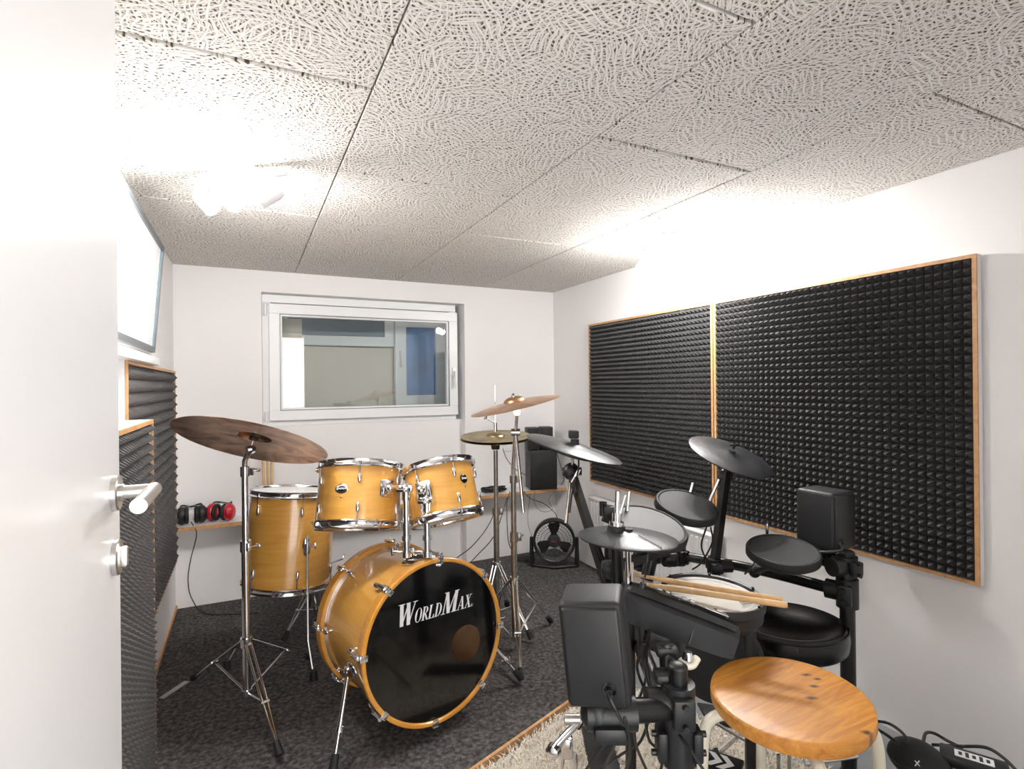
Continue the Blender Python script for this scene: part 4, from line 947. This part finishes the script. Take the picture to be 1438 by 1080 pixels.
# hi-hat pad
eH, nH = V((.879, 1.134, .856)), V((.06, .005, .998)).normalized()
t = ecymbal('nearest round rubber cymbal pad with chrome rod through its centre', eH, nH, .126, split=-FW+RT*.55)
eK = eH-RT*.030
MB().lathe(eH-RT*.024, nH, [(.05, -.001), (.035, .004), (.02, .009), (0, .010)], 40).build('bell', 'rubcym', t)
MB().cyl(eK+nH*.004, eK+nH*.020, .024, .022).build('cup', 'rubber', t)
MB().cyl(eK+nH*.018, eK+nH*.030, .019).cyl(eK+nH*.028, eK+nH*.052, .012).cyl(eK+nH*.05, eK+nH*.108, .0068).build('clutch', 'chrome', t)
MB().cyl(eK+nH*.05+RT*.008, eK+nH*.098+RT*.02, .0045).build('side_rod', 'steel', t)
MB().cyl(eH-nH*.006, V((eH.x+.01, eH.y+.01, .70)), .008).cyl(V((eH.x+.01, eH.y+.01, .78)), V((eH.x+.01, eH.y+.01, .71)), .012).build('rod_below', 'chrome', t)
t = thing('cymbal_pad_stand', 'black stand with chrome rod under the nearest cymbal pad', 'cymbal stand', (eH.x+.01, eH.y+.01, FZ), None)
q = V((eH.x+.01, eH.y+.01, 0))
MB().cyl((q.x, q.y, .02), (q.x, q.y, .71), .014).build('tube', 'tube', t); MB().cyl((q.x, q.y, .66), (q.x, q.y, .72), .021).build('collar', 'black', t)
for k in range(3):
    an = k*2.094+.5; f = V((q.x+.22*math.cos(an), q.y+.22*math.sin(an), FZ+.012)); l = MB().tube([(q.x, q.y, .20), f], .009, 8).build('leg', 'chrome', t); MB().sphere(f, .016).build('rubber_foot', 'rubber', l)
# little speakers (boxes) on the rack
def boxspk(label, c, rgt, up, size, hole, group='small black speakers on the rack'):
    c = V(c); rgt = V(rgt).normalized(); up = V(up); up = (up-rgt*up.dot(rgt)).normalized(); fwd = up.cross(rgt)*-1
    if fwd.dot(CAM-c) < 0: fwd = -fwd
    t = thing('rack_speaker', label, 'speaker', c-up*size[2]/2, group); A_ = (rgt, fwd, up)
    MB().box(c, size, A_, bev=.012, seg=4).build('cabinet', 'blackbox', t)
    MB().box(c+fwd*(size[1]/2+.0015), (size[0]-.012, .012, size[2]-.014), A_, bev=.0058, seg=3).build('back_plate', 'black', t)
    h = c+fwd*(size[1]/2+.008)+rgt*hole[0]+up*hole[1]
    MB().lathe(h, fwd, [(.013, 0), (.012, .0015), (.009, .0015), (.008, -.004), (0, -.004)], 28).build('jack', 'gloss', t)
    return t, h, fwd, up, rgt
upA = (UP*1.0-RT*.10).normalized()
t, h, fwd, up, rg = boxspk('larger looking black box speaker in front, seen from behind with a plug', P(838, 903, 1.0), (RT*1+FW*-.26+UP*.10), (UP-RT*.12), (.112, .10, .188), (.022, -.052))
MB().cyl(h, h+fwd*.012, .006).tube(bez([h+fwd*.010, h+fwd*.018-up*.006+rg*.003, h+fwd*.020-up*.022+rg*.010], 6), [.0042]*12+[.0034], 10).build('plug', 'tube', t)
subcable(t, [h+fwd*.020-up*.022+rg*.010, h+fwd*.016-up*.05+rg*.02, P(878, 1010, .92), P(885, 1060, .98), P(870, 1100, 1.05)])
MB().box(P(852, 988, 1.0), (.06, .05, .03), (RT, FW, UP), bev=.006).build('bracket', 'black', t)
t, h, fwd, up, rg = boxspk('black box speaker at the right in front of the foam panel', P(1158, 727, 1.82), (RT*1+FW*.55), UP, (.118, .13, .190), (-.035, -.06))
subcable(t, [h+fwd*.006, h+fwd*.02-rg*.02, h+fwd*.01-rg*.04-up*.02, P(1116, 775, 1.8)], .005)
MB().box(P(1160, 776, 1.8), (.05, .04, .03), (RT, FW, UP), bev=.005).build('bracket', 'black', t)

# sound module
mc = P(957, 868, 1.20); mx = (RT*1-UP*.30-FW*.25).normalized(); mz = (UP*.90+FW*.13+RT*.3); mz = (mz-mx*mz.dot(mx)).normalized(); my = mz.cross(mx).normalized()
if my.dot(FW) < 0: my = -my
t = thing('sound_module', 'black drum sound module with glossy sloping top', 'sound module', mc-mz*.05)
def loftbox(mb, prof_l, prof_r, x0, x1, n=10):
    rings = []
    for i in range(n+1):
        k = i/n; x_ = x0+(x1-x0)*k; sh = 1-.10*(abs(2*k-1)**6)
        rings.append([mb.bm.verts.new(mc+mx*x_+my*((1-k)*pl_[0]+k*pr_[0])*sh+mz*((1-k)*pl_[1]+k*pr_[1])*sh) for pl_, pr_ in zip(prof_l, prof_r)])
    K = len(prof_l)
    for A_, B_ in zip(rings, rings[1:]):
        for j in range(K): mb.bm.faces.new((A_[j], A_[(j+1) % K], B_[(j+1) % K], B_[j]))
    mb.bm.faces.new(rings[0]); mb.bm.faces.new(rings[-1][::-1])
body = [(-.045, -.044), (.07, -.044), (.085, -.01), (.08, .012), (.04, .026), (-.02, .034), (-.045, .026), (-.056, .010)]
m = MB(); loftbox(m, body, [(y_*.95, z_*.9) for y_, z_ in body], -.13, .112); m.build('case', 'blackbox', t)
topp = [(-.052, .0235), (.078, .016), (.078, .022), (.04, .036), (-.02, .043), (-.044, .037)]
m = MB(); loftbox(m, topp, [(y_*.94, z_*.9) for y_, z_ in topp], -.122, .104); m.build('top_cover', 'gloss', t)
m = MB()
for k in range(5): m.box(mc+mx*(-.06+.018*k)+my*(.0)+mz*.0425, (.010, .022, .003), (mx, my, mz), bev=.001)
m.build('button_row', 'silverpaint', t)
MB().box(mc+mx*.065+my*.005+mz*.0385, (.05, .03, .003), (mx, my, mz), bev=.001).build('display', 'steel', t)
MB().cyl(mc-mx*.100-my*.035+mz*.034, mc-mx*.100-my*.035+mz*.047, .007).build('knob', 'black', t)
MB().box(mc-mx*.04-my*.02-mz*.06, (.05, .04, .04), (mx, my, mz), bev=.006).build('bracket', 'black', t)
MB().box(mc+mx*.02-my*.052-mz*.02, (.0015, .002, .03), (mx, my, mz)).build('seam', 'tube', t)
# headphone adapter hook
t = thing('cable_plug', 'white plug dangling below the sound module', 'plug', P(968, 935, 1.1))
MB().tube(bez([P(957, 925, 1.1), P(962, 934, 1.09), P(972, 934, 1.09), P(979, 924, 1.1)], 6), .008, 10).build('housing', 'cream', t)
MB().cyl(P(966, 925, 1.09), P(966, 915, 1.09), .012, .008).build('tip', 'chrome', t)
# kick pad behind
kp = P(1005, 925, 1.56); kn_ = (CAM-kp); kn_.z = 0; kn_.normalize()
t = thing('kick_pad', 'black kick pad standing upright under the snare pad', 'drum pad', (kp.x, kp.y, FZ), GP)
MB().lathe(kp, kn_, [(0, .03), (.09, .028), (.12, .02), (.13, 0), (.125, -.03), (0, -.035)], 48).build('pad', 'rubber', t)
s_ = V((-kn_.y, kn_.x, 0))
for k in (-1, 1): MB().box(kp+s_*.09*k-V((0, 0, .14)), (.03, .06, kp.z*1.2), (s_, kn_, V((0, 0, 1))), bev=.008).build('support', 'black', t)
MB().box(V((kp.x, kp.y, FZ+.012)), (.24, .26, .02), (s_, kn_, V((0, 0, 1))), bev=.006).build('base_plate', 'black', t)
# throne
tc_ = V((1.567, 1.20, .470))
t = thing('drum_throne', 'round black vinyl drum stool at the right behind the wooden stool', 'stool', (tc_.x, tc_.y, FZ))
MB().lathe(tc_, (-.02, .03, 1), [(0, -.030), (.06, -.027), (.11, -.015), (.145, .002), (.160, .002), (.170, -.008), (.172, -.03), (.168, -.062), (.158, -.072), (0, -.072)], 96).build('seat', 'leather', t)
MB().ring(tc_-V((0, 0, .004)), (-.02, .03, 1), .169, .002, 96, 6).build('piping', 'leather', t)
MB().cyl((tc_.x, tc_.y, .1), (tc_.x, tc_.y, .40), .014).build('column', 'chrome', t)
for k in range(3):
    an = k*2.094+.2; f = V((tc_.x+.22*math.cos(an), tc_.y+.22*math.sin(an), FZ+.015)); l = MB().tube([(tc_.x, tc_.y, .24), f], .009, 8).tube([(tc_.x, tc_.y, .10), V((tc_.x, tc_.y, .24)).lerp(f, .5)], .006, 8).build('leg', 'chrome', t); MB().sphere(f, .018).build('rubber_foot', 'rubber', l)
# wooden stool
st = V((1.088, .833, .540)); sn_ = V((-.05, -.015, 1)).normalized(); sr_ = .166
t = thing('wooden_stool', 'round worn wooden seat stool with cream metal legs, in front', 'stool', (st.x, st.y, FZ))
MB().lathe(st, sn_, [(0, .0), (.08, 0), (sr_-.012, 0), (sr_-.006, -.0005), (sr_-.001, -.003), (sr_, -.008), (sr_, -.024), (sr_-.004, -.031), (sr_-.02, -.032), (0, -.032)], 96).build('seat', 'pine', t)
kd = PZ(1155, 965, .54)-st; knots(M['pine'], [((q_.x-st.x, q_.y-st.y), r_, -.5) for q_, r_ in ((PZ(1132, 951, .54), .0065), (PZ(1148, 957, .54), .0055), (PZ(1143, 966, .54), .006), (PZ(1139, 981, .54), .007), (PZ(1217, 1031, .535), .007))])
cd1 = V((RT.x, RT.y, 0)).normalized(); cd2 = V((-cd1.y, cd1.x, 0))
for ca, cb in ((-1, .12), (1, -.12), (-.12, -1), (.12, 1)):
    d = (cd1*ca+cd2*cb).normalized(); o = V((st.x, st.y, .489))
    pts = bez([o+d*.05, o+d*.13+V((0, 0, -.001)), o+d*.168+V((0, 0, -.014)), o+d*.184+V((0, 0, -.05)), o+d*.19+V((0, 0, -.15)), V((st.x, st.y, FZ+.01))+d*.205], 7)
    l = MB().tube(pts, .0125, 16).build('leg', 'cream', t); MB().cyl(V((st.x, st.y, FZ))+d*.205, V((st.x, st.y, FZ+.025))+d*.204, .016).build('rubber_foot', 'rubber', l)
m = MB(); m.ring((st.x, st.y, .18), (0, 0, 1), .188, .006, 64, 8); m.build('foot_ring', 'cream', t)

# ---------------------------------------------------------------- rug with long pile
t = thing('shaggy_rug', 'cream long pile rug under the electronic kit', 'rug', (1.1, 1.3, FZ))
rc0 = [PZ(640, 1110, FZ), V((.80, 1.66, FZ)), V((1.42, 1.80, FZ)), V((1.50, 1.15, FZ)), V((1.2, .75, FZ)), V((.5, .9, FZ))]
nn_ = V((dd.y, -dd.x, 0)); g = lambda s0, w0: e0+dd*s0+nn_*w0+V((0, 0, FZ))
c4 = [g(.55, .03), g(1.85, .03), g(1.85, .95), g(.55, .95)]
MB().poly(c4, (0, 0, .008)).build('backing', 'mesh', t, smooth=False)
M['pile'] = mat('cream_pile', (232, 222, 206), .8, noise_amt=.12, noise_scale=40)
m = MB(); rnd = random.Random(3)
verts, faces = [], []
for i in range(26000):
    p = g(.55+1.3*rnd.random(), .03+.92*rnd.random()**1.0); p.z = FZ+.006
    an = rnd.random()*6.283; ln = .012+.016*rnd.random(); lean = V((math.cos(an), math.sin(an), 0)); tw = V((-lean.y, lean.x, 0))*.0016
    w1 = p+lean*ln*.45+V((0, 0, ln*.8)); w2 = p+lean*ln*1.1+V((0, 0, ln*1.05))
    k = len(verts); verts += [p-tw, p+tw, w1+tw, w1-tw, w2]; faces += [(k, k+1, k+2, k+3), (k+3, k+2, k+4)]
me = bpy.data.meshes.new('pile'); org = V(t['_o']); me.from_pydata([v-org for v in verts], [], faces); me.materials.append(M['pile'])
po = bpy.data.objects.new('pile', me); scene.collection.objects.link(po); po.parent = t; po['kind'] = 'stuff'

# chrome pedal pieces on the rug
q = P(795, 1035, 1.50)
t = thing('pedal', 'chrome pedal clamp standing on the rug beside the platform edge', 'pedal', (q.x, q.y, FZ))
MB().box(P(795, 1047, 1.5), (.035, .04, .055), (RT, FW, UP), bev=.005).build('clamp_block', 'chrome', t)
MB().cyl(P(782, 1046, 1.47), P(812, 1014, 1.5), .010).build('shaft', 'chrome', t)
MB().lathe(P(776, 1056, 1.46), (-FW*.8-RT*.5).normalized(), [(0, .012), (.010, .012), (.018, .006), (.02, -.012), (0, -.014)], 28).build('knob', 'chrome', t)
MB().cyl(P(803, 1010, 1.5)-RT*.02, P(803, 1010, 1.5)+RT*.022, .014).build('bearing', 'steel', t)
MB().tube([P(790, 1058, 1.5), P(786, 1100, 1.5), PZ(786, 1120, FZ+.01)], .008, 8).tube([P(806, 1058, 1.5), P(808, 1100, 1.5)], .009, 8).build('pedal_frame', 'chrome', t)
MB().tube([P(812, 1022, 1.5), P(836, 985, 1.6), P(846, 950, 1.7)], .007, 8).build('pedal_arm', 'tube', t)
q = V((1.06, 1.52, FZ)); t = thing('hi_hat_pedal', 'black foot pedal on the rug behind the cable bundle', 'pedal', q)
MB().box(q+V((.0, 0, .025)), (.10, .30, .02), (RT, V((FW.x, FW.y, 0)).normalized(), V((0, 0, 1))), bev=.006).build('foot_board', 'black', t)
MB().box(q+V((.0, 0, .01)), (.12, .32, .012), (RT, V((FW.x, FW.y, 0)).normalized(), V((0, 0, 1))), bev=.004).build('base_plate', 'chrome', t)
MB().cyl(q+FW*.14+V((0, 0, .02)), q+FW*.14+V((0, 0, .12)), .012).build('spring_post', 'chrome', t)
# long silver kick pedal with black footboard
q = V((1.26, .98, FZ)); t = thing('kick_pedal', 'kick pedal with silver rods on the floor behind the wooden stool', 'pedal', q)
MB().tube([P(1004, 1015, 1.62), P(1078, 1058, 1.50)], .005, 8).build('frame_rod', 'steel', t)
MB().tube([P(1093, 1060, 1.5), P(1094, 1110, 1.5)], .005, 8).build('frame_rod', 'steel', t); MB().tube([P(1108, 1060, 1.5), P(1108, 1110, 1.5)], .005, 8).build('frame_rod', 'steel', t)
MB().tube([P(1130, 1073, 1.45), P(1205, 1062, 1.45)], .005, 8).build('frame_rod', 'steel', t)
MB().box(P(1040, 1010, 1.66), (.22, .10, .012), ((RT-FW*.3).normalized(), V((FW.x, FW.y, 0)).normalized(), V((0, 0, 1))), bev=.004).build('base_plate', 'black', t)
# left pedal with white arrow mark
ap = P(1008, 1072, 1.46); t = thing('foot_plate', 'black foot plate with white zigzag mark left of the stool legs', 'pedal', ap-V((0, 0, .02)))
fx = (RT*.8-FW*.5).normalized(); fx.z = 0; fx.normalize(); fy = V((-fx.y, fx.x, 0))
MB().box(ap, (.12, .08, .014), (fx, fy, V((0, 0, 1))), bev=.004).build('plate', 'black', t)
m = MB(); o = ap+V((0, 0, .0078)); 
for s_ in (0, 1):
    m.poly([o+fx*(-.03+.03*s_)+fy*.028, o+fx*(-.012+.03*s_)+fy*.028, o+fx*(.012+.03*s_)+fy*0, o+fx*(-.006+.03*s_)+fy*0], (0, 0, .0006)); m.poly([o+fx*(.012+.03*s_), o+fx*(-.006+.03*s_), o+fx*(-.03+.03*s_)-fy*.028, o+fx*(-.012+.03*s_)-fy*.028], (0, 0, .0006))
m.build('mark', 'label', t, smooth=False)

# cables of the electronic kit
GB = 'cables of the electronic kit'
for pts, lb in (
    ([P(905, 905, 1.1), P(895, 940, 1.12), P(918, 990, 1.1), P(960, 1040, 1.0), P(1000, 1100, .95)], 'black cable crossing in front of the near rack post'),
    ([P(900, 880, 1.15), P(903, 930, 1.15), P(905, 960, 1.12), P(880, 1015, 1.1), P(845, 1050, 1.15), P(810, 1100, 1.25)], 'black cable hanging from the module and running lower left'),
    ([P(912, 885, 1.16), P(908, 930, 1.16), P(915, 985, 1.12), P(900, 1040, 1.15), P(872, 1060, 1.2), P(840, 1082, 1.3)], 'black cable looping below the horizontal rack tube'),
    ([P(890, 1010, 1.05), P(893, 1045, 1.1), P(905, 1075, 1.2), P(915, 1095, 1.2)], 'short black cable below the horizontal rack tube, middle'),
    ([P(905, 1005, 1.06), P(912, 1040, 1.1), P(930, 1060, 1.15), P(925, 1095, 1.2)], 'short black cable left of the near rack post'),
    ([P(868, 1015, 1.05), P(862, 1050, 1.15), P(850, 1075, 1.25), P(842, 1100, 1.3)], 'short black cable below the end of the rack tube'),
    ([P(998, 740, 1.92), P(1000, 762, 1.92), P(985, 790, 1.93), P(972, 800, 1.94)], 'black cable loop below the upper middle pad'),
    ([P(994, 735, 1.9), P(985, 765, 1.92), P(992, 785, 1.92), P(1000, 790, 1.92)], 'second black cable loop below the upper middle pad'),
    ([P(1063, 785, 1.75), P(1055, 797, 1.8), P(1046, 806, 1.85)], 'black cable under the right pad'),
    ([P(912, 762, 1.6), P(908, 800, 1.55), P(900, 825, 1.4)], 'black cable hanging between the left pads and the sticks'),
    ([P(835, 760, 1.6), P(845, 785, 1.62), P(860, 815, 1.6)], 'black cable beside the leaning black tube')):
    cable(lb, pts, .003, group=GB)
m_ = 0
for pts, lb in (
    ([P(1225, 1012, 1.7), P(1248, 1016, 1.7), P(1268, 1030, 1.6), P(1275, 1045, 1.55)], 'black cable on the grey floor right of the stool seat'),
    ([P(1228, 1022, 1.66), P(1245, 1032, 1.6), P(1262, 1045, 1.55)], 'second black cable on the grey floor right of the stool seat'),
    ([P(1296, 1045, 1.6), P(1300, 1030, 1.68), P(1312, 1030, 1.7), P(1330, 1040, 1.68), P(1350, 1050, 1.62)], 'black cable arching beside the pouch at the right'),
    ([P(1310, 1046, 1.6), P(1350, 1048, 1.62), P(1385, 1050, 1.55), P(1410, 1065, 1.5), P(1430, 1085, 1.45)], 'long black cable along the wall at the lower right corner')):
    cable(lb, pts, .0045, group='cables on the grey floor')
# pouch / headphones lower right
pc = P(1290, 1068, 1.56)
t = thing('headphone_case', 'round black case with small white mark at lower right', 'case', V((pc.x, pc.y, FZ)))
MB().sphere(pc, .075, (.95, 1.1, .62), (RT, V((FW.x, FW.y, 0)).normalized(), V((0, 0, 1))), u=40, v=24).build('shell', 'rubber', t)
MB().ring(pc+V((0, 0, .006)), (0, .05, 1), .074, .0025, 64, 6).build('zip', 'tube', t)
m = MB(); o = P(1288, 1072, 1.475)
for a_, b_ in (((-.006, .007), (.006, -.007)), ((-.006, -.007), (.006, .007))): m.tube([o+RT*a_[0]+UP*a_[1], o+RT*b_[0]+UP*b_[1]], .0014, 6)
m.build('mark', 'label', t)
ac = P(1368, 1072, 1.52)
t = thing('power_adapter', 'black power adapter with white label at lower right corner', 'power adapter', V((ac.x, ac.y, ac.z-.02)))
fx = (RT*.75-FW*.55); fx.z = 0; fx.normalize(); fy = V((-fx.y, fx.x, 0))
MB().box(ac, (.15, .07, .03), (fx, fy, V((0, 0, 1))), bev=.006).build('housing', 'black', t)
lbp = MB().box(ac+V((0, 0, .0155)), (.085, .034, .001), (fx, fy, V((0, 0, 1)))).build('label_plate', 'label', t, smooth=False)
m = MB()
for k in range(5): m.box(ac+V((0, 0, .0165))+fx*(-.03+.015*k), (.008, .024 if k % 2 else .016, .0006), (fx, fy, V((0, 0, 1))))
m.build('print', 'black_print', lbp, smooth=False)
for o in scene.objects:
    if '_o' in o: del o['_o']
